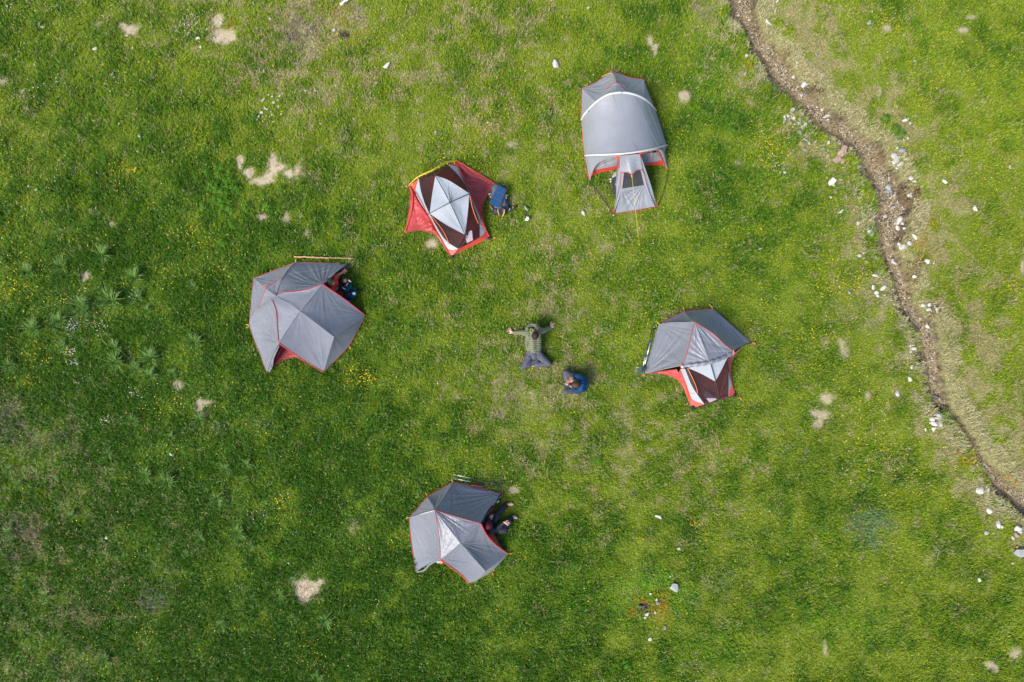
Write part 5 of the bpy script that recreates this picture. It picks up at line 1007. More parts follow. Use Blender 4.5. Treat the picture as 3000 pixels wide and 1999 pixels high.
# things in the left tent's porch
K = frame(930, 750, 140 / 1463.0)
fl_ = empty('flask', K(900, 870, 0), 'black cylinder with white end caps and small white lettering, beside the red-shirted person', 'flask')
p0, p1 = K(820, 985, .36), K(985, 775, .38); d_ = (p1 - p0).normalized()
part(lambda b: b.tube([p0, p1], .046, 18), 'barrel', 'packblack', fl_)
for q, s_ in ((p0, -1), (p1, 1)): part(lambda b: b.tube([q, q + d_ * s_ * .012, q + d_ * s_ * .022], [.050, .050, .040], 18), 'end_cap', 'white', fl_)
def letters(b):
    sdv = d_.cross(Vector((0, 0, 1))).normalized(); b0 = p0.lerp(p1, .38) + Vector((0, 0, .047)) + sdv * .010
    for k in range(4):
        o = b0 + d_ * k * .020
        b.tube([o - sdv * .010, o + sdv * .010], .0025, 4); b.tube([o - sdv * .010 + d_ * .009, o + sdv * .010 + d_ * .009] if k % 2 else [o + sdv * .010, o + sdv * .010 + d_ * .010], .0025, 4)
part(letters, 'lettering', 'white', fl_)
def soft(name, label, cat, m, cones, sd_, amp=.03):
    b = MB(); [b.cone(*c) for c in cones]; o = b.build(name, M[m]); bake(o, .010, 2, lambda q: (fbm(q[:, 0] * 12, q[:, 1] * 12, 3, sd_) - .5) * amp); return tag(recentre(o), label, cat)
soft('stuff_sack', 'rolled teal stuff sack behind the black flask', 'sack', 'teal', [(K(870, 1080, .12), .065, K(1000, 950, .14), .065)], 91)
soft('stuff_sack', 'dark navy stuff sack under the wine bottle', 'sack', 'navyc', [(K(1010, 1080, .10), .065, K(1110, 1030, .12), .070), (K(900, 1240, .10), .10, K(1060, 1240, .10), .10), (K(1040, 1120, .07), .07, K(1080, 1240, .07), .07)], 92)
soft('stuff_sack', 'bright blue stuff sack half under the red door edge', 'sack', 'bluec', [(K(880, 1350, .08), .055, K(950, 1400, .07), .060)], 93, .015)
wb = empty('wine_bottle', K(1050, 1160, .2), 'dark green bottle with pale blue label lying on navy sacks', 'bottle')
q0, q1 = K(830, 1170, .25), K(1195, 1150, .25)
part(lambda b: b.tube([q0, q0.lerp(q1, .05), q0.lerp(q1, .30), q0.lerp(q1, .48), q0.lerp(q1, .58), q0.lerp(q1, .97), q1], [.013, .016, .015, .022, .040, .041, .034], 18), 'bottle_body', 'glass', wb)
part(lambda b: b.tube([q0.lerp(q1, .655), q0.lerp(q1, .94)], .0425, 18), 'bottle_label', 'label', wb); part(lambda b: b.tube([q0.lerp(q1, .36), q0.lerp(q1, .45)], [.0175, .021], 14), 'neck_label', 'tan', wb); part(lambda b: b.tube([q0 - (q1 - q0) * .01, q0.lerp(q1, .09)], .0175, 12), 'foil_cap', 'navyc', wb)
# long peeled stick
K = frame(700, 720, 420 / 1646.0)
P = crv([K(635, 130, .30), K(750, 128, .34), K(900, 136, .36), K(1080, 142, .34), K(1320, 147, .30)], 40)
P = [K(635, 130, .10), *[p for p in P[1:-1]], K(1322, 147, .06)]; P = crv([K(635, 130, .07), K(760, 129, .08), K(900, 137, .09), K(1080, 141, .08), K(1322, 147, .06)], 50)
b = MB(); b.tube([p + Vector((0, .006 * math.sin(i * .9), .004 * math.cos(i * .7))) for i, p in enumerate(P)], [.022 + .004 * math.sin(i * 1.7) - .006 * i / 50 for i in range(50)], 9); o = b.build('walking_stick', M['wood']); tag(recentre(o), 'long peeled wooden stick lying above the widest tent', 'stick')
# trekking poles
def trek(K, tip, grip, mats, strap, label):
    t = K(*tip, .05); g = K(*grip, .08); e = empty('trekking_pole', t.lerp(g, .5) * 1.0 - Vector((0, 0, .06)), label, 'walking pole', 'walking poles lying beside tents'); d = g - t
    e.location.z = 0
    part(lambda b: b.tube([t, t + d * .35], [.007, .010], 8), 'lower_shaft', mats[0], e); part(lambda b: b.tube([t + d * .35, t + d * .66], .0125, 8), 'middle_shaft', mats[1], e); part(lambda b: b.tube([t + d * .66, t + d * .88], .014, 8), 'upper_shaft', mats[2], e)
    part(lambda b: b.tube([t + d * .88, t + d * .93, t + d * .98, g], [.016, .019, .017, .022], 10), 'grip', 'packblack', e)
    part(lambda b: b.tube([t + d * .35, t + d * .37], .019, 10), 'lever', mats[3], e); part(lambda b: b.tube([t + d * .66, t + d * .68], .019, 10), 'lever', mats[3], e); part(lambda b: b.tube([t - d * .02, t], [.003, .006], 6), 'tip', 'silver', e)
    part(lambda b: b.tube([t + d * .035, t + d * .045], .028, 12), 'basket', 'packblack', e)
    trim(e, [g - d * .02, *[K(a, c, .09) for a, c in strap[0]], g - d * .05], .009, strap[1], 'wrist_strap', n=24, flat=.5)
K = frame(1840, 870, 400 / 1792.0)
trek(K, (313, 412), (183, 975), ('pole', 'pole', 'silver', 'bluec'), (((150, 935), (140, 985), (165, 1010)), 'teal'), 'grey walking pole with teal strap, left of two beside the half-rolled tent')
trek(K, (342, 400), (205, 955), ('pole', 'silver', 'silver', 'bluec'), (((190, 910), (160, 950), (190, 1000), (208, 970)), 'teal'), 'grey walking pole with teal strap, nearest the half-rolled tent')
K = frame(1160, 1370, 400 / 1742.0)
trek(K, (745, 93), (1365, 218), ('silver', 'packblack', 'packblack', 'packblack'), (((1375, 175), (1340, 160), (1325, 190)), 'packblack'), 'black walking pole with silver tip, upper of two above the lower tent')
trek(K, (755, 145), (1330, 245), ('silver', 'packblack', 'packblack', 'packblack'), (((1310, 275), (1285, 270), (1290, 245)), 'packblack'), 'black walking pole with silver tip, close against the lower tent edge')
K = frame(1400, 1440, 140 / 1568.0)
o = part(lambda b: b.cone(K(625, 365, .09), .020, K(675, 325, .10), .026), 'cup', 'white'); tag(recentre(o), 'small white cup just inside the door of the lower tent', 'cup')

# ------------------------------------------------------------------ stones
def stone_mesh(seed, name, m, flat=.6):
    r = np.random.default_rng(seed); bm = bmesh.new(); bmesh.ops.create_icosphere(bm, subdivisions=3, radius=.5)
    planes = []
    for k in range(11):
        d = r.normal(size=3); d /= np.linalg.norm(d); planes.append((Vector(d), .20 + .2 * r.random()))
    el = 1 + .35 * r.random()
    for v in bm.verts:
        p = v.co.copy()
        for d, h in planes:
            q = p.dot(d)
            if q > h: p -= d * (q - h) * .92
        n_ = (float(fbm(p.x * 5 + seed, p.y * 5 + p.z * 3, 3, seed)) - .5) * .10
        p *= 1 + n_; v.co = Vector((p.x * el, p.y / el, p.z * flat))
    me = bpy.data.meshes.new(name); bm.to_mesh(me); bm.free(); me.materials.append(m)
    me.polygons.foreach_set("use_smooth", [k % 1 == 1 for k in range(len(me.polygons))]); return me
M['stone'] = mat('white_limestone', (0.42, 0.405, 0.37), .85, .2, noise=.22, nscale=7, bump=.9, bscale=18, rand=.16)
M['stone_grey'] = mat('grey_limestone', (0.21, 0.218, 0.22), .85, .2, noise=.3, nscale=7, bump=.9, bscale=18, rand=.2)
M['stone_brown'] = mat('brown_stone', (0.25, 0.18, 0.135), .85, .2, noise=.4, nscale=6, bump=.9, bscale=18, rand=.2)
M['stone_dark'] = mat('dark_wet_stone', (0.06, 0.06, 0.06), .5, .4, noise=.3, nscale=7, bump=.9, bscale=18, rand=.3)
SM = {k: [stone_mesh(100 + i + 20 * j, 'stone', M[k], .55 + .1 * (i % 3)) for i in range(6)] for j, k in enumerate(('stone', 'stone_grey', 'stone_brown', 'stone_dark'))}
Q = {1: (0, 0), 2: (1000, 0), 3: (2000, 0), 4: (0, 666), 5: (1000, 666), 6: (2000, 666), 7: (1000, 1332), 8: (2000, 1332)}
# where (phrase), quadrant, [(x, y, size[, kind])] in enlarged-view pixels
ST = [
 ("at the top end of the gully", 3, [(412, 65, 26), (350, 128, 14), (378, 172, 16), (330, 45, 14), (405, 45, 12), (455, 262, 14), (345, 20, 12), (300, 140, 10), (500, 80, 14, 'b'), (425, 250, 12), (380, 60, 12, 'b'), (322, 118, 9), (520, 150, 10), (330, 160, 10), (360, 100, 10, 'g')]),
 ("right of the gully's top end", 3, [(590, 155, 42), (650, 12, 16), (770, 52, 18, 'g')]),
 ("on the left bank of the upper gully", 3, [(440, 385, 30), (470, 356, 10), (432, 515, 26, 'g'), (452, 405, 10), (310, 245, 12, 'g'), (410, 300, 10)]),
 ("in the gully's upper bend", 3, [(788, 515, 46), (838, 582, 40), (818, 578, 16), (857, 575, 22), (842, 637, 24), (790, 428, 18), (655, 605, 22, 'g'), (655, 577, 20, 'g'), (932, 588, 13), (965, 595, 11), (868, 600, 10), (610, 560, 12), (830, 560, 9), (740, 595, 16, 'b')]),
 ("along the gully below its upper bend", 3, [(957, 715, 17), (1020, 780, 38), (988, 738, 18), (880, 832, 14), (895, 712, 14), (940, 755, 14, 'd'), (1030, 803, 14), (920, 730, 16, 'd'), (1100, 850, 14, 'b'), (905, 890, 10), (960, 910, 10), (1160, 920, 18, 'b')]),
 ("in the white cluster left of the gully", 3, [(762, 750, 34), (703, 810, 30), (723, 795, 22), (767, 818, 30), (700, 838, 26, 'g'), (748, 848, 26, 'g'), (802, 848, 38), (775, 858, 22), (830, 838, 18), (845, 862, 36), (828, 880, 36), (810, 915, 36, 'g'), (742, 800, 14)]),
 ("below the white cluster left of the gully", 3, [(840, 960, 20), (856, 966, 14), (875, 988, 22), (965, 1030, 30, 'g'), (1008, 985, 24), (842, 1030, 28, 'g'), (910, 960, 12, 'g'), (775, 958, 18, 'g')]),
 ("beside the pinkish boulder", 3, [(1113, 1022, 48, 'b'), (1100, 1112, 46, 'b'), (1000, 1078, 26, 'b'), (1216, 1155, 36, 'g'), (960, 1110, 18, 'b')]),
 ("in the small ring left of the pinkish boulder", 3, [(635, 1075, 22), (627, 1112, 16, 'g'), (637, 1145, 15), (697, 1165, 26, 'g'), (705, 1192, 28), (672, 1190, 20), (632, 1175, 14), (662, 1140, 13)]),
 ("on the right bank opposite the pinkish boulder", 3, [(1455, 1075, 54), (1462, 1112, 54), (1485, 978, 30, 'g'), (1515, 1042, 44, 'g'), (1505, 1130, 38), (1480, 1160, 18), (1492, 1085, 18), (1535, 1060, 22, 'g'), (1475, 1020, 22)]),
 ("in the grass right of the gully's upper half", 3, [(1530, 830, 34), (1565, 850, 16), (1552, 820, 16), (1550, 955, 22), (1805, 1257, 32), (2010, 1437, 42), (2255, 1150, 30, 'g'), (1285, 158, 32, 'g'), (965, 437, 18, 'g'), (920, 375, 20, 'g'), (1605, 800, 18, 'g'), (1595, 425, 20, 'g'), (1523, 968, 14)]),
 ("on the right edge of the stony stretch", 3, [(1570, 1228, 34), (1600, 1250, 20), (1568, 1350, 36), (1580, 1335, 14), (1550, 1420, 16), (1625, 1420, 36, 'b'), (1560, 1430, 12)]),
 ("in the stony stretch of the gully", 3, [(1450, 1275, 46, 'g'), (1445, 1308, 42, 'g'), (1410, 1298, 34, 'd'), (1452, 1335, 30, 'g'), (1465, 1353, 22), (1490, 1337, 18), (1480, 1418, 22, 'g'), (1492, 1415, 18), (1438, 1475, 30), (1460, 1412, 16), (1430, 1370, 34, 'd'), (1498, 1318, 14), (1515, 1378, 10), (1530, 1460, 10), (1350, 1228, 30, 'b'), (1470, 1390, 12), (1455, 1440, 20, 'b'), (1430, 1245, 14, 'b')]),
 ("at the lower end of the stony stretch", 3, [(1525, 1510, 50), (1553, 1530, 32), (1520, 1557, 36), (1498, 1530, 18), (1542, 1500, 18)]),
 ("on the left bank at the gully's straight stretch", 3, [(1030, 1248, 50), (1038, 1277, 20), (1052, 1325, 30, 'b'), (1018, 1362, 20), (1127, 1362, 18, 'g'), (1087, 1463, 30), (1205, 1538, 26), (1298, 1445, 22), (1330, 1465, 18, 'g'), (1255, 1468, 14, 'g'), (1320, 1430, 12), (1338, 1500, 10)]),
 ("left of the gully level with the yellow moss", 6, [(1290, 35, 52), (1280, 15, 22), (1240, 72, 16), (1355, 125, 16), (1252, 105, 10)]),
 ("on the gravel beside the yellow moss", 6, [(1600, 70, 38), (1510, 140, 44), (1497, 117, 26), (1563, 112, 42), (1545, 5, 24), (1500, 60, 10), (1525, 50, 10)]),
 ("in the sparse group left of the gully's middle", 6, [(1220, 195, 26), (1250, 178, 24), (1327, 210, 36, 'g'), (1245, 215, 14), (1270, 240, 22, 'b'), (1330, 332, 38), (1312, 410, 30), (1380, 417, 40), (1335, 452, 34), (1343, 476, 24), (1152, 455, 28, 'g')]),
 ("on the rusty right bank of the gully's middle", 6, [(1490, 235, 38), (1688, 235, 36), (1603, 340, 32), (1633, 437, 18, 'b'), (1600, 485, 16), (1730, 250, 12), (1485, 215, 14), (1470, 190, 14), (1440, 200, 18, 'b')]),
 ("in the group on the right bank above the pool", 6, [(1660, 537, 34), (1698, 537, 28), (1697, 563, 36), (1750, 570, 36), (1716, 575, 13), (1790, 520, 12), (1768, 540, 12), (1735, 540, 14)]),
 ("in the gully beside the muddy pool", 6, [(1720, 680, 36), (1648, 708, 22, 'b'), (1740, 755, 26, 'b'), (1725, 775, 24, 'b'), (1640, 748, 18, 'b'), (1695, 808, 24, 'd'), (1780, 1172, 52, 'd'), (1745, 800, 20, 'd'), (1625, 690, 22, 'd'), (1655, 680, 18, 'd'), (1590, 600, 18, 'b'), (1535, 395, 20, 'b'), (1430, 195, 20, 'b'), (1640, 800, 34, 'd')]),
 ("on the left bank beside the muddy pool", 6, [(1575, 815, 24), (1592, 838, 34), (1570, 857, 22), (1590, 812, 22), (1575, 960, 26), (1606, 965, 22), (1567, 1050, 34), (1480, 1147, 40), (1625, 968, 9)]),
 ("in the white pile left of the narrow gully", 6, [(1780, 1268, 28), (1760, 1298, 50, 'g'), (1745, 1315, 32), (1720, 1322, 34), (1733, 1352, 44), (1775, 1358, 42), (1703, 1347, 20), (1725, 1388, 34), (1672, 1397, 18)]),
 ("by the gully's lower end", 8, [(2048, 245, 52), (2100, 250, 42), (2235, 290, 50, 'b'), (2030, 250, 22), (2062, 232, 24), (2225, 330, 22, 'g')]),
 ("in the lower right corner of the meadow", 8, [(2115, 390, 40), (2175, 480, 46), (2195, 497, 30), (2305, 512, 54), (2325, 530, 34), (2298, 556, 40, 'b'), (2088, 541, 32), (2272, 573, 22), (2325, 672, 84, 'g'), (2270, 747, 20), (2045, 862, 32), (2245, 600, 16, 'b'), (2110, 868, 14, 'g')]),
 ("in the open grass below the right tent", 8, [(1062, 763, 14), (55, 1015, 14), (765, 1502, 16, 'b'), (795, 1240, 10)]),
 ("near the orange moss patch", 7, [(2190, 428, 40), (2332, 650, 24), (2290, 905, 70, 'g'), (2132, 960, 22), (2125, 1273, 28), (2108, 1103, 30), (2072, 1050, 34, 'd'), (2185, 1022, 30, 'g'), (2230, 1190, 26, 'g'), (2265, 840, 18), (2163, 1085, 16), (2175, 1000, 20), (2050, 1085, 26, 'd'), (2092, 1122, 16), (2220, 995, 16, 'd'), (2090, 1080, 24, 'd'), (2305, 1090, 14, 'g'), (2285, 835, 10)]),
 ("between the upper tents", 2, [(313, 460, 44), (1480, 450, 50), (1668, 1470, 32), (650, 917, 24, 'g'), (1705, 55, 22), (85, 820, 12)]),
 ("in the pebble scatter at the upper left", 1, [(1815, 688, 24), (1887, 705, 22), (1877, 665, 16), (1930, 663, 16), (1855, 655, 13), (1920, 735, 17), (1827, 748, 22), (1805, 775, 22), (1783, 803, 16), (1873, 790, 16), (1845, 755, 12), (1918, 690, 14), (1938, 790, 13), (1775, 826, 14), (1880, 840, 9), (1835, 800, 12), (1868, 770, 9), (1810, 805, 9)]),
 ("between the two bare patches at the top left", 1, [(1210, 183, 28, 'b'), (1360, 265, 22), (1383, 325, 18), (1350, 270, 16), (1427, 200, 16), (1455, 230, 13), (1215, 210, 15), (1345, 170, 13), (1240, 155, 12), (1270, 165, 14), (1320, 95, 10), (1390, 220, 12), (1260, 130, 10), (1300, 170, 12), (1340, 120, 9), (1376, 268, 18), (1475, 262, 12), (1525, 158, 18), (1405, 190, 12), (1235, 178, 12), (1322, 150, 10), (1350, 160, 12)]),
 ("in the upper left grass", 1, [(653, 338, 30), (960, 940, 28), (953, 1045, 24), (297, 185, 24), (875, 245, 18), (915, 330, 15), (1820, 497, 22), (782, 512, 26, 'g'), (170, 300, 12), (2303, 212, 20), (1862, 130, 16), (1958, 568, 12, 'g'), (2210, 855, 13), (2110, 630, 18), (2178, 628, 14), (820, 855, 14), (2095, 1335, 22, 'b')]),
 ("in the left-hand grass", 1, [(198, 1285, 20), (257, 1308, 22), (262, 1335, 13, 'g'), (668, 1190, 15), (695, 1222, 13), (410, 1105, 13), (203, 1190, 15, 'b'), (940, 1290, 14, 'g'), (462, 1455, 14, 'b'), (180, 1440, 14, 'g'), (120, 1392, 12, 'b')]),
 ("low in the left-hand meadow", 7, [(-1170, 0, 28), (-1619, 576, 26), (-360, 748, 14), (-668, 1335, 14), (-757, 1238, 12), (-316, 833, 12)]),
]
def rank_labels(sub, kind, place):
    """sub: [u, v, size, ...] - appends a label that singles each out among its neighbours"""
    lab = {}
    if len(sub) == 1: lab[0] = f"lone {kind} {place}"
    else:
        order = sorted(range(len(sub)), key=lambda i: -sub[i][2]); lab[order[0]] = f"largest {kind} {place}"
        for wd, fn in (("topmost", lambda i: sub[i][1]), ("lowest", lambda i: -sub[i][1]), ("leftmost", lambda i: sub[i][0]), ("rightmost", lambda i: -sub[i][0])):
            rest = sorted([i for i in range(len(sub))], key=fn)
            if rest[0] not in lab: lab[rest[0]] = f"{wd} {kind} {place}"
        rest = [i for i in range(len(sub)) if i not in lab]
        if len(rest) == 1: lab[rest[0]] = f"{kind} in the middle of those {place}"
        elif len(rest) in (2, 3, 4):
            rest.sort(key=lambda i: sub[i][1])
            for j, i in enumerate(rest): lab[i] = f"{('upper', 'lower') [j] if len(rest) == 2 else ('first', 'second', 'third', 'fourth')[j]} middle {kind} {place}" if len(rest) > 2 else f"{('upper', 'lower')[j]} middle {kind} {place}"
        else:
            rest.sort(key=lambda i: -sub[i][2])
            for j, i in enumerate(rest): lab[i] = (f"second largest {kind} {place}" if j == 0 else f"third largest {kind} {place}" if j == 1 else f"small {kind} among others {place}")
    for i, it in enumerate(sub): it.append(lab[i])
WORD = {'': 'white', 'g': 'grey', 'b': 'brownish', 'd': 'dark'}; MK = {'': 'stone', 'g': 'stone_grey', 'b': 'stone_brown', 'd': 'stone_dark'}
si = 0; STONES = [(Wp(2470, 447).x, Wp(2470, 447).y, .4), (Wp(2452, 466).x, Wp(2452, 466).y, .4)]
for place, q, lst in ST:
    ox, oy = Q[q]; items = []
    for it in lst:
        a, c, s_ = it[:3]; k = it[3] if len(it) > 3 else ''
        u, v = ox + a * .425, oy + c * .425; items.append([u, v, s_ * .425 / PPM * 1.08, k])
    for k in set(i[3] for i in items):
        sub = [i for i in items if i[3] == k]; rank_labels(sub, WORD[k] + " stone", place)
    for u, v, s_, k, lb in items:
        x, y = (u - 1500) / PPM, (999.5 - v) / PPM; STONES.append((x, y, s_))
        o = bpy.data.objects.new('stone', SM[MK[k]][si % 6]); C.objects.link(o); r1 = random.random()
        o.rotation_euler = (random.uniform(-.25, .25), random.uniform(-.25, .25), r1 * 6.28); sx = random.uniform(.95, 1.2)
        o.scale = (s_ * sx * 1.08, s_ / sx * 1.08, s_ * .85); o.location = (x, y, gz(x, y) + (.16 * s_ + .025 if s_ > .09 else .12 * s_ + .035) * (0.35 if k == 'd' else 1)); si += 1
        tag(o, lb, 'stone', 'stones ' + place)
# split pinkish boulder on the left bank
bo = empty('boulder', (Wp(2462, 458).x, Wp(2462, 458).y, gz((2462 - 1500) / PPM, (999.5 - 458) / PPM)), 'broken pinkish boulder half buried on the left bank of the gully', 'boulder')
for (u, v, sx, sy, rz) in ((2470, 447, .42, .30, .5), (2452, 466, .40, .24, .7), (2473, 436, .22, .2, 1.4)):
    me = stone_mesh(int(u), 'boulder_piece', M['boulder'] if 'boulder' in M else M.setdefault('boulder', mat('pinkish_boulder', (0.27, 0.195, 0.15), .9, .15, noise=.35, nscale=5, bump=1.0, bscale=12)), .5)
    o = bpy.data.objects.new('boulder_piece', me); C.objects.link(o); o.parent = bo; p = Wp(u, v); o.location = (p.x - bo.location.x, p.y - bo.location.y, .03); o.rotation_euler = (.1, .05, rz); o.scale = (sx, sy, .22)

# ------------------------------------------------------------------ gravel in the gully
def ico():
    bm = bmesh.new(); bmesh.ops.create_icosphere(bm, subdivisions=1, radius=.5); v = np.array([list(a.co) for a in bm.verts]); bm.verts.index_update(); f = np.array([[a.index for a in q.verts] for q in bm.faces]); bm.free(); return v, f
iv, jf = ico()
n0 = 120000; t = rng.random(n0) * (len(GX) - 1); i0 = t.astype(int); fr = t - i0
cxx = GX[i0] * (1 - fr) + GX[i0 + 1] * fr; cyy = GY[i0] * (1 - fr) + GY[i0 + 1] * fr; ww = GW[i0]
off = rng.normal(size=(2, n0)); off = off / np.linalg.norm(off, axis=0) * (rng.random(n0) ** .5) * ww * 1.05
x, y = cxx + off[0], cyy + off[1]; inf = (np.abs(x) < 15.6) & (np.abs(y) < 10.8); x, y = x[inf], y[inf]
q, sd_, d_ = gully(x, y); keep = (q + smoothpoly(x, y) * 1.1 < np.where(sd_ > 0, 1.02, .95)) & (rng.random(len(x)) < .45 + .65 * (fbm(x * 2.2, y * 2.2, 3, 90) > .5)); x, y, q = x[keep], y[keep], q[keep]
n0 = len(x); sz = .011 + .030 * rng.random(n0) ** 2.6 + .05 * (rng.random(n0) > .965) * rng.random(n0); z = ground_z(x, y, q)
R_ = rng.random(n0) * 6.28; V = iv[None] * (1 + .35 * (rng.random((n0, len(iv), 1)) - .5)); V = V * np.stack([sz * (1 + .5 * rng.random(n0)), sz, sz * .65], 1)[:, None, :]
cs, sn = np.cos(R_)[:, None], np.sin(R_)[:, None]; V = np.stack([V[:, :, 0] * cs - V[:, :, 1] * sn + x[:, None], V[:, :, 0] * sn + V[:, :, 1] * cs + y[:, None], V[:, :, 2] + z[:, None] + .004], 2)
pal = np.array([(.20, .155, .085), (.28, .215, .12), (.10, .075, .045), (.33, .27, .175), (.40, .38, .34), (.06, .052, .042), (.32, .21, .09), (.19, .17, .14)])
cc = pal[rng.choice(len(pal), n0, p=[.22, .2, .16, .12, .05, .12, .07, .06])] * (.8 + .4 * rng.random((n0, 1)))
g_ = bulkmesh('gravel', V.reshape(-1, 3), (jf[None] + (np.arange(n0) * len(iv))[:, None, None]).reshape(-1, 3), vcmat('gravel_stone', .7, 0, .35), np.repeat(cc, len(iv), 0), smooth=True)
tag(g_, 'brown and grey gravel lying in the gully bed', 'gravel', kind='stuff')

# ------------------------------------------------------------------ grass
XM, YM = 15.4, 10.6
SMASK = np.zeros((1600, 1100), bool)   # turf is worn away where stones lie
for x0, y0, s0 in STONES:
    i0, j0 = int((x0 + 16) / .02), int((y0 + 11) / .02); k = max(1, int(s0 * .42 / .02)); SMASK[max(0, i0 - k):i0 + k + 1, max(0, j0 - k):j0 + k + 1] |= (np.add.outer((np.arange(max(0, i0 - k), i0 + k + 1) - i0) ** 2, (np.arange(max(0, j0 - k), j0 + k + 1) - j0) ** 2) <= k * k)[:SMASK[max(0, i0 - k):i0 + k + 1].shape[0], :SMASK[:, max(0, j0 - k):j0 + k + 1].shape[1]]
def clear(x, y): return ~SMASK[np.clip(((x + 16) / .02).astype(int), 0, 1599), np.clip(((y + 11) / .02).astype(int), 0, 1099)]
def outside(x, y):
    ok = np.ones(len(x), bool)
    for P in NOGROW: ok &= ~inpoly(x, y, P)
    return ok
def gmix(L, n):
    yg = np.array([.285, .350, .016]); md = np.array([.145, .255, .012]); lu = np.array([.046, .128, .009])
    L = np.clip(L, 0, 1)[:, None]; c = np.where(L < .5, yg + (md - yg) * L * 2, md + (lu - md) * (L - .5) * 2); return c
def blades(N, seed, kind):
    r = np.random.default_rng(seed); x = (r.random(N) * 2 - 1) * XM; y = (r.random(N) * 2 - 1) * YM
    if kind == 'far': x = (r.random(N) * 2 - 1) * 24; y = (r.random(N) * 2 - 1) * 19; o = (np.abs(x) > XM) | (np.abs(y) > YM); x, y = x[o], y[o]
    if kind == 'tuft':   # gather blades into tufts
        k = N // 9; bx_ = np.repeat((r.random(k) * 2 - 1) * XM, 9); by_ = np.repeat((r.random(k) * 2 - 1) * YM, 9); N = k * 9; x = bx_ + r.normal(size=N) * .012; y = by_ + r.normal(size=N) * .012
    ok = outside(x, y) & clear(x, y); x, y = x[ok], y[ok]; m = cover(x, y)
    dens = 1 - np.clip(m['bare'] * 1.1, 0, .74) - (m['bed'] > .4) * 1.0 - m['dark'] * .9 - m['greyb'] * .25
    dens *= np.where((m['q'] + smoothpoly(x, y) * 1.1 < np.where(m['side'] > 0, 1.0, 1.05)), .05, 1); dens *= .62 + .75 * m['n2']
    k = r.random(len(x)) < dens; x, y = x[k], y[k]; m = {a: b[k] for a, b in m.items()}; n = len(x)
    c = gmix(m['L'] + r.normal(size=n) * .16, n); c = c * (.74 + .52 * r.random((n, 1)))
    ps = np.clip(m['dry'] * .85 + m['D'] * .17 + .015 + m['bare'] * 1.2 + m['greyb'] * .35, 0, 1); st = r.random(n) < ps
    straw = np.where((m['d'] < .5)[:, None], np.array([.52, .475, .27]), np.array([.44, .385, .18])) * (.65 + .5 * r.random((n, 1))); straw = np.where((m['greyb'] > r.random(n))[:, None], np.array([.25, .21, .165]) * (.6 + .7 * r.random((n, 1))), straw); straw = np.where((m['bare'] > .3)[:, None], np.array([.56, .46, .32]) * (.6 + .5 * r.random((n, 1))), straw)
    c = np.where(st[:, None], straw, c)
    mo = r.random(n) < m['moss'] * .85; c = np.where(mo[:, None] & (r.random((n, 1)) < .5), np.array([.30, .42, .02]) * (.7 + .5 * r.random((n, 1))), c); mo = mo & (r.random(n) < .62); c = np.where(mo[:, None], np.array([.62, .36, .008]) * (.5 + .7 * r.random((n, 1))) * np.array([1, .7 + .0, 1]), c)
    bl = blobs(LUSHB, x, y, 1.0)[:, None]; c = np.where((st | mo)[:, None], c, c * (1 - bl * .7) + np.array([.20, .44, .03]) * bl * .7)
    ru = r.random(n) < m['rust'] * .7; c = np.where(ru[:, None], np.array([.14, .06, .028]) * (.5 + .9 * r.random((n, 1))), c)
    gg = r.random(n) < m['greyg'] * .8; c = np.where(gg[:, None], np.array([.20, .29, .13]) * (.7 + .5 * r.random((n, 1))), c)
    z = ground_z(x, y, m['q']); tall = .6 + .9 * m['n1'] * (.6 + .8 * m['n2']) * (1 + .35 * m['L'])
    ln = (.035 + .080 * r.random(n)) * tall * (1 + .35 * np.clip(m['L'], 0, 1)) * np.where(m['bare'] > .3, .55, 1) * (1 - .3 * m['dry'])
    bank = (m['q'] > 1.0) & (m['d'] < .45); ln = np.where(bank, ln * 1.7, ln)
    wind = .55 + fbm(x * .7, y * .7, 2, 77) * 2.2
    ang = np.where(r.random(n) < .35, wind + r.normal(size=n) * .6, r.random(n) * 6.283); lean = np.where(m['bare'] > .3, 1.25 + .3 * r.random(n), .35 + 1.0 * r.random(n))
    w_ = (.0038 + .0042 * r.random(n)) * (1.0 + .3 * m['L']) * (1.9 if kind == 'far' else 1.0); ln = ln * (1.2 if kind == 'far' else 1.0); dx, dy = np.cos(ang), np.sin(ang)
    b0 = np.stack([x, y, z - .004], 1); sd2 = np.stack([-dy, dx, np.zeros(n)], 1) * w_[:, None]
    tw = (r.random(n) - .5) * .8; sd2[:, 2] = w_ * tw
    mid = b0 + np.stack([dx * np.sin(lean * .6) * ln * .55, dy * np.sin(lean * .6) * ln * .55, np.cos(lean * .6) * ln * .55], 1); tip = mid + np.stack([dx * np.sin(lean) * ln * .55, dy * np.sin(lean) * ln * .55, np.cos(lean) * ln * .5], 1)
    return b0, mid, tip, sd2, c
V = []; Fc = []; CC = []; base = 0
for (N, sd_, kd) in ((850000, 1, 'even'), (650000, 2, 'tuft'), (420000, 3, 'far')):
    b0, mid, tip, s2, c = blades(N, sd_, kd); n = len(b0)
    V.append(np.stack([b0, mid - s2, mid + s2, tip], 1).reshape(-1, 3)); i = np.arange(n)[:, None] * 4 + base
    Fc.append(np.concatenate([i + np.array([[0, 2, 1]]), i + np.array([[1, 2, 3]])])); CC.append(np.repeat(c, 4, 0)); base += n * 4
g_ = bulkmesh('grass', np.concatenate(V), np.concatenate(Fc), vcmat('grass_blade', .6, .40, .15), np.concatenate(CC)); V = Fc = CC = None
tag(g_, 'short meadow grass, lush green to straw coloured, over the whole meadow', 'grass', kind='stuff')
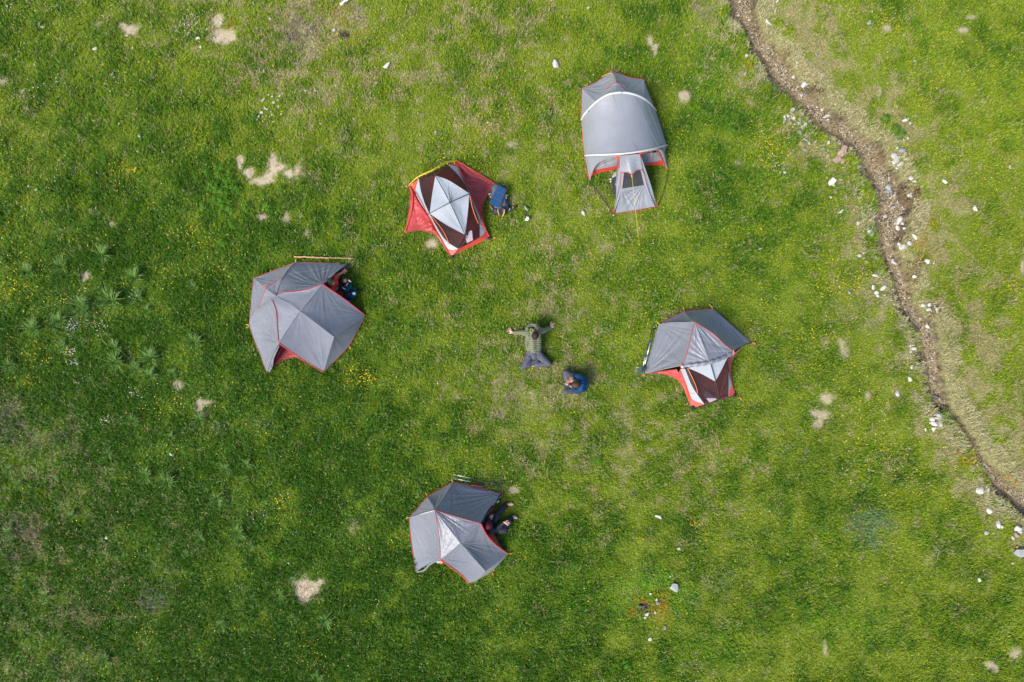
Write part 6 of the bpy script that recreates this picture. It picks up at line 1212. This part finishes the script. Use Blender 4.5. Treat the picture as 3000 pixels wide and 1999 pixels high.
# small round-leaved plants in the lush left half
def leaves(N, seed):
    r = np.random.default_rng(seed); k = N // 6; x = np.repeat((r.random(k) * 2 - 1) * XM, 6) + r.normal(size=k * 6) * .022; y = np.repeat((r.random(k) * 2 - 1) * YM, 6) + r.normal(size=k * 6) * .022
    ok = outside(x, y); x, y = x[ok], y[ok]; m = cover(x, y); d = np.clip((m['L'] - .38) * 1.7, .02, 1) * (1 - np.clip(m['bare'] * 2, 0, 1)) * (m['bed'] < .2) * (m['n3'] > .40)
    k = r.random(len(x)) < d; x, y = x[k], y[k]; m = {a: b[k] for a, b in m.items()}; n = len(x)
    z = ground_z(x, y, m['q']) + .02 + .06 * r.random(n) * (.4 + m['n1']); L = .011 + .018 * r.random(n); w_ = L * (.5 + .3 * r.random(n)); a = r.random(n) * 6.28; tl = (r.random((n, 2)) - .5) * 1.0
    o = np.array([[0, -1], [.8, -.2], [.7, .6], [0, 1], [-.7, .6], [-.8, -.2]]); X = o[:, 0][None] * w_[:, None]; Y = o[:, 1][None] * L[:, None]
    px_ = X * np.cos(a)[:, None] - Y * np.sin(a)[:, None]; py_ = X * np.sin(a)[:, None] + Y * np.cos(a)[:, None]; pz = px_ * tl[:, :1] + py_ * tl[:, 1:]
    V = np.stack([px_ + x[:, None], py_ + y[:, None], pz + z[:, None]], 2).reshape(-1, 3)
    c = gmix(m['L'] * .9 + r.normal(size=n) * .12, n) * (.7 + .6 * r.random((n, 1))) * np.array([.8, 1.05, 1.3]); return V, (np.arange(n)[:, None] * 6 + np.arange(6)[None]), np.repeat(c, 6, 0)
v_, f_, c_ = leaves(420000, 5)
g_ = bulkmesh('meadow_leaves', v_, f_, vcmat('meadow_leaf', .5, .3, .25), c_); tag(g_, 'low round-leaved plants growing thick among the left-hand grass', 'ground cover', kind='stuff')

# ------------------------------------------------------------------ flowers
def petals(lst, name, cols, label, sparse=(0, 0), rr=(.008, .016), seed=3, zh=.09, cond=None):
    r = np.random.default_rng(seed); xs = []; ys = []
    for (u, v, ru, rv, n) in lst: n = int(n * .9); xs.append((u + r.normal(size=n) * ru * .55 - 1500) / PPM); ys.append((999.5 - v - r.normal(size=n) * rv * .55) / PPM)
    if sparse[0]: xs.append((r.random(sparse[0]) * 2 - 1) * 14.5); ys.append((r.random(sparse[0]) * 2 - 1) * 9.8)
    x = np.concatenate(xs); y = np.concatenate(ys); ok = outside(x, y); x, y = x[ok], y[ok]; m = cover(x, y); k = (m['bed'] < .2) & (m['bare'] < .3); x, y = x[k], y[k]; n = len(x); z = ground_z(x, y) + zh * (.6 + .6 * r.random(n))
    R = rr[0] + (rr[1] - rr[0]) * r.random(n) ** 2; a0 = r.random(n) * 6.28; t = np.arange(10) / 10 * 2 * math.pi; rad = np.where(np.arange(10) % 2 == 0, 1.0, .62)
    tl = (r.random((n, 2)) - .5) * .7; px_ = np.cos(t[None] + a0[:, None]) * rad[None] * R[:, None]; py_ = np.sin(t[None] + a0[:, None]) * rad[None] * R[:, None]; pz = px_ * tl[:, :1] + py_ * tl[:, 1:] + .15 * R[:, None]
    ring = np.stack([px_ + x[:, None], py_ + y[:, None], pz + z[:, None]], 2); cen = np.stack([x, y, z - .1 * R], 1)[:, None]; V = np.concatenate([cen, ring], 1)
    # stalk
    st = np.stack([np.stack([x - .0015, y, z - zh], 1), np.stack([x + .0015, y, z - zh], 1), np.stack([x, y, z], 1)], 1); V = np.concatenate([V, st], 1); k_ = V.shape[1]
    F = np.array([[0, 1 + i, 1 + (i + 1) % 10] for i in range(10)] + [[11, 12, 13]]); c = np.array(cols)[r.integers(len(cols), size=n)] * (.85 + .3 * r.random((n, 1))); cc = np.repeat(c[:, None], k_, 1); cc[:, 11:] = (.06, .12, .02)
    o = bulkmesh(name, V.reshape(-1, 3), (F[None] + (np.arange(n) * k_)[:, None, None]).reshape(-1, 3), vcmat(name + '_petal', .5, .2, .3), cc.reshape(-1, 3)); return tag(o, label, 'flowers', kind='stuff')
YEL = [(60, 820, 70, 70, 60), (45, 860, 50, 30, 40), (180, 878, 35, 22, 34), (560, 700, 110, 60, 70), (560, 680, 60, 40, 35), (640, 792, 60, 30, 28), (480, 800, 120, 50, 50), (270, 960, 70, 45, 45), (110, 1050, 70, 50, 60), (92, 1120, 20, 16, 26), (60, 1020, 60, 40, 30), (340, 500, 30, 35, 45), (360, 542, 35, 25, 30), (395, 500, 14, 8, 22), (580, 390, 45, 20, 26), (600, 415, 25, 15, 10), (500, 1190, 60, 35, 36),
       (1045, 1098, 60, 40, 120), (1075, 1110, 40, 25, 70), (370, 505, 20, 20, 12), (2250, 408, 75, 55, 130), (2270, 440, 50, 35, 60), (2600, 60, 45, 35, 55), (2750, 250, 35, 50, 30), (2690, 290, 60, 50, 30), (2890, 500, 90, 80, 35), (2960, 840, 30, 25, 34), (2480, 830, 80, 55, 120), (2430, 850, 50, 30, 40), (2035, 1534, 17, 8, 26), (2030, 1512, 10, 18, 8), (432, 1855, 28, 22, 26), (830, 1472, 24, 28, 40), (905, 1900, 60, 60, 55), (950, 1950, 40, 40, 30),
       (1380, 470, 130, 70, 110), (1480, 340, 120, 50, 70), (1430, 380, 60, 30, 40), (1160, 270, 50, 30, 20), (2076, 270, 4, 10, 5), (2515, 1492, 18, 8, 10), (1873, 1580, 12, 8, 14), (960, 150, 30, 40, 24), (2650, 430, 110, 50, 36), (2920, 130, 70, 130, 30), (2500, 1200, 90, 140, 130), (2600, 1320, 90, 60, 70), (2650, 1400, 100, 70, 70), (2380, 980, 90, 40, 60), (1860, 950, 60, 20, 14), (2150, 700, 80, 60, 40), (130, 780, 130, 60, 40), (300, 700, 180, 60, 50), (1990, 400, 25, 20, 14), (40, 500, 30, 40, 20), (2850, 1000, 90, 140, 40), (1290, 560, 20, 20, 6), (800, 340, 60, 20, 16)]
petals(YEL, 'buttercups', [(.80, .56, .005), (.72, .58, .01), (.80, .44, .005)], 'yellow buttercups dotted over the meadow', (2000, 0), (.008, .018), 3, .12)
WHI = [(215, 955, 18, 24, 60), (208, 1028, 18, 16, 40), (222, 1060, 16, 14, 24), (400, 870, 14, 12, 18), (295, 960, 30, 30, 26), (250, 845, 14, 14, 12), (400, 1150, 20, 16, 12), (390, 1155, 14, 10, 10), (320, 1228, 26, 14, 24), (235, 1115, 16, 14, 10), (792, 1505, 50, 40, 26), (340, 250, 40, 40, 30), (70, 270, 40, 30, 26), (55, 20, 60, 40, 50), (180, 30, 60, 20, 20), (560, 80, 60, 60, 70), (180, 240, 20, 20, 10), (100, 160, 80, 60, 20), (160, 500, 60, 50, 30), (570, 1620, 30, 15, 6), (2550, 1370, 90, 70, 20), (2000, 1540, 200, 200, 6)]
petals(WHI, 'white_flowers', [(.60, .59, .54), (.58, .56, .46)], 'small white flowers scattered mostly on the left', (260, 0), (.009, .017), 9, .12)
petals([(1155, 195, 8, 8, 4), (1606, 252, 3, 3, 4), (150, 1052, 9, 8, 9), (1180, 280, 80, 80, 16), (1250, 400, 120, 90, 20), (2540, 940, 40, 40, 14), (2700, 1380, 60, 60, 20), (95, 1970, 5, 4, 3), (116, 1970, 4, 5, 4)], 'violet_flowers', [(.36, .22, .50), (.50, .42, .66), (.20, .22, .62)], 'tiny violet and pale blue flowers in the short grass', (160, 0), (.007, .011), 12, .05)

# ------------------------------------------------------------------ long-leaved tussocks, leafy plants, dead twigs
def tussock_mesh(seed, n=105, L=.56, cols=((.05, .14, .015), (.09, .20, .025), (.17, .26, .06)), wmul=1.0):
    r = np.random.default_rng(seed); V = []; F = []; CC = []; b = 0
    for k in range(n):
        a = r.normal() * 1.15 + .55 if r.random() < .8 else r.random() * 6.28; ln = L * (.45 + .6 * r.random()); le = .5 + .75 * r.random(); w_ = (.0055 + .004 * r.random()) * wmul; p = np.array([r.normal() * .03, r.normal() * .03, 0.0]); dx, dy = math.cos(a), math.sin(a); c = np.array(cols[r.integers(len(cols))]) * (.75 + .5 * r.random()); th = .15
        for s_ in range(6):
            ww_ = w_ * (1, 1.1, 1, .85, .6, .12)[s_]; V += [p + np.array([-dy, dx, 0]) * ww_, p - np.array([-dy, dx, 0]) * ww_]; CC += [c, c]; th = le * (.35 + s_ / 4.0); p = p + np.array([dx * math.sin(th), dy * math.sin(th), math.cos(th)]) * ln / 5
            if s_: F.append((b + s_ * 2 - 2, b + s_ * 2 - 1, b + s_ * 2 + 1, b + s_ * 2))
        b += 12
    o = bulkmesh('grass_tussock', np.array(V), np.array(F), M.setdefault('tussock', vcmat('tussock_blade', .5, .25, .3)), np.array(CC)); me = o.data; bpy.data.objects.remove(o); return me
TM = [tussock_mesh(i + 40) for i in range(5)]
TU = [(305, 748, 1.0), (185, 780, .8), (90, 800, .8), (335, 880, 1.15), (245, 895, .9), (400, 815, .95), (405, 870, .7), (570, 845, .55), (575, 1000, .85), (105, 965, .9), (180, 940, .75), (185, 1015, .6), (340, 1020, .8), (345, 1060, 1.0), (450, 1050, .95), (445, 1100, .75), (400, 1080, .7), (250, 910, .7), (35, 1070, .7), (510, 1095, .5), (435, 910, .5), (270, 1120, .5), (560, 850, .4), (395, 1230, .6), (590, 1230, .7), (505, 1280, .5), (320, 1330, .6), (430, 1392, .8), (495, 1410, .9), (665, 1375, .6), (725, 1360, .6), (640, 1460, .7), (700, 1560, .8), (60, 1420, .5), (30, 1560, .7), (215, 1510, .5), (585, 1570, .6), (140, 1745, .6), (185, 1865, .5), (650, 1830, .6), (820, 1740, .6), (955, 1815, .8), (310, 1930, .6), (60, 1790, .5), (860, 1810, .5), (930, 1980, .7), (30, 1375, .5), (545, 1620, .4), (735, 1600, .5)]
def zone(u, v):
    if v < 850: return 'above the yellow flowers at the left' if u < 240 else 'round the small bare patch at the left'
    if v < 960: return 'among the far-left yellow flowers' if u < 215 else ('in the row left of the widest tent' if u < 470 else 'between the row and the widest tent')
    if v < 1140: return 'by the blue flowers at the left' if u < 300 else 'in the thick group at the left'
    if v < 1480: return 'round the ring-shaped patch' if u < 700 and u > 350 else ('near the left edge' if u < 400 else 'below the widest tent')
    if v < 1700: return 'in the lower left grass' if u < 450 else 'above the pale bottom-left bare patch'
    return 'near the bottom left corner' if u < 450 else 'round the pale bottom-left bare patch'
TZ = {}
for i, (u, v, s_) in enumerate(TU): TZ.setdefault(zone(u, v), []).append([u, v, s_, i])
for pl, items in TZ.items():
    rank_labels(items, 'pale green tussock', pl)
    for u, v, s_, i, lb in items:
        o = bpy.data.objects.new('grass_tussock', TM[i % 5]); C.objects.link(o); x, y = (u - 1500) / PPM, (999.5 - v) / PPM; o.location = (x, y, gz(x, y)); o.scale = (s_, s_, s_ * .9); o.rotation_euler = (0, 0, random.uniform(-.5, .5))
        tag(o, lb, 'grass tussock', 'long-leaved tussocks on the left side')
def plant_mesh(seed, n=60, rad=.13):
    r = np.random.default_rng(seed); V = []; F = []; CC = []
    for k in range(n):
        a = r.random() * 6.28; q = rad * r.random() ** .6; z = .05 + .12 * (1 - q / rad) + .03 * r.random(); L = .018 + .018 * r.random(); w_ = L * .45; c0 = np.array([math.cos(a) * q, math.sin(a) * q, z]); d = np.array([math.cos(a + r.normal() * .6), math.sin(a + r.normal() * .6), -.25]); s_ = np.array([-d[1], d[0], r.normal() * .2]); i = len(V)
        V += [c0 - d * L, c0 + s_ * w_, c0 + d * L * .2 + s_ * w_ * .8, c0 + d * L, c0 + d * L * .2 - s_ * w_ * .8, c0 - s_ * w_]; F.append(tuple(range(i, i + 6))); c = np.array((.060, .150, .012)) * (.7 + .8 * r.random()); CC += [c] * 6
    o = bulkmesh('leafy_plant', np.array(V), np.array(F), M.setdefault('leafm', vcmat('plant_leaf', .75, .3, .08)), np.array(CC)); me = o.data; bpy.data.objects.remove(o); return me
PMs = [plant_mesh(i + 60) for i in range(4)]
r = np.random.default_rng(77); LP = []
while len(LP) < 34:
    u, v = 655 + r.normal() * 24, 555 + r.normal() * 42
    if all((u - a) ** 2 + (v - b) ** 2 > 90 for a, b in LP): LP.append((u, v))
LP2 = [(772, 568), (725, 605), (790, 605), (828, 558), (680, 655), (1680, 1650), (2145, 385), (2130, 350), (2620, 380), (2635, 395), (2590, 350), (2240, 1350), (1750, 1350), (2585, 1790), (1835, 1945), (2960, 1880)]
LPL = ['right of the clump beside the jagged bare patch', 'in the grass below the jagged bare patch, left one', 'in the grass below the jagged bare patch, middle one', 'right of the jagged bare patch', 'left of the two round bare spots', 'in open grass right of the lowest tent', 'right of the tunnel tent, lower one', 'right of the tunnel tent, upper one', 'right of the gully, middle of three', 'right of the gully, lowest of three', 'right of the gully, topmost of three', 'below the half-rolled tent', 'between the lowest and half-rolled tents', 'in the lower right grass', 'below the orange moss patch', 'in the bottom right corner']
for gi, pts in enumerate((LP, LP2)):
    it_ = [[u, v, .75 + .5 * r.random(), i] for i, (u, v) in enumerate(pts)]
    if gi == 0: rank_labels(it_, 'dark leafy plant', 'in the thick clump left of the fly-less tent')
    else: [q.append('low leafy plant ' + LPL[q[3]]) for q in it_]
    for u, v, s_, i, lb in it_:
        o = bpy.data.objects.new('leafy_plant', PMs[i % 4]); C.objects.link(o); x, y = (u - 1500) / PPM, (999.5 - v) / PPM; o.location = (x, y, gz(x, y)); o.scale = (s_, s_, s_); o.rotation_euler = (0, 0, r.random() * 6)
        tag(o, lb, 'plant', 'scattered leafy plants' if gi else 'leafy plants in a clump')
dt = MB(); r2 = random.Random(5)
for k in range(46):
    u, v = 440 + r2.gauss(0, 26), 1760 + r2.gauss(0, 24); x, y = (u - 1500) / PPM, (999.5 - v) / PPM; a = r2.random() * 6.28; z = gz(x, y) + .05; p = Vector((x, y, z)); pts = [p]
    for q in range(4): a += r2.gauss(0, .5); p = p + Vector((math.cos(a), math.sin(a), r2.uniform(-.2, .3))) * .05; pts.append(p)
    dt.tube(pts, [.005, .004, .004, .003, .002], 5)
M['twig'] = mat('grey_twig', (.26, .24, .22), .9, noise=.2); o = dt.build('dead_twigs', M['twig']); tag(recentre(o), 'tangle of grey dead twigs in the lower left grass', 'twigs', kind='stuff')
for (u0, v0, u1, v1, bend, lb) in ((2700, 923, 2706, 934, 1, 'short pale twig on the right bank of the gully'), (2272, 1252, 2293, 1276, 8, 'curved pale twig in the grass below the right tent'), (2552, 1236, 2530, 1272, 10, 'thin curved grey twig left of the lower gully'), (2576, 1202, 2592, 1220, 1, 'straight thin twig left of the pile of white stones'), (2063, 1396, 2078, 1410, 1, 'tiny pale twig in the grass right of centre bottom'), (2108, 1366, 2126, 1354, -3, 'small grey twig above the yellow flower tuft'), (2728, 1594, 2740, 1636, 10, 'curved stalk in the grass at the lower right'), (2110, 1803, 2135, 1825, 3, 'brown twig near the bottom right of the moss'), (1602, 1392, 1604, 1368, 1, 'thin dark twig standing right of the lower tent'), (2010, 0, 990, 0, 0, None)):
    if lb is None: continue
    p0, p1 = Wp(u0, v0), Wp(u1, v1); n_ = Vector((-(p1 - p0).y, (p1 - p0).x, 0)).normalized() * bend / PPM; z = .08; b = MB(); b.tube(crv([p0 + Vector((0, 0, z)), p0.lerp(p1, .5) + n_ + Vector((0, 0, z + .02)), p1 + Vector((0, 0, z))], 14), .006, 6); o = b.build('twig', M['twig'] if bend < 8 else M['khaki']); tag(recentre(o), lb, 'twig')
b = MB(); b.tube(crv([Wp(998, 14, .10), Wp(1008, 5, .13), Wp(1022, -4, .13), Wp(1040, -14, .10)], 14), [.03, .04, .045, .04, .035, .04, .045, .04, .04, .035, .03, .03, .03, .02], 9); o = b.build('driftwood', M['white']); bake(o, .01, 1, lambda q: (vn(q[:, 0] * 25, q[:, 1] * 25, 5) - .5) * .02); tag(recentre(o), 'bleached white branch lying at the top edge', 'branch')
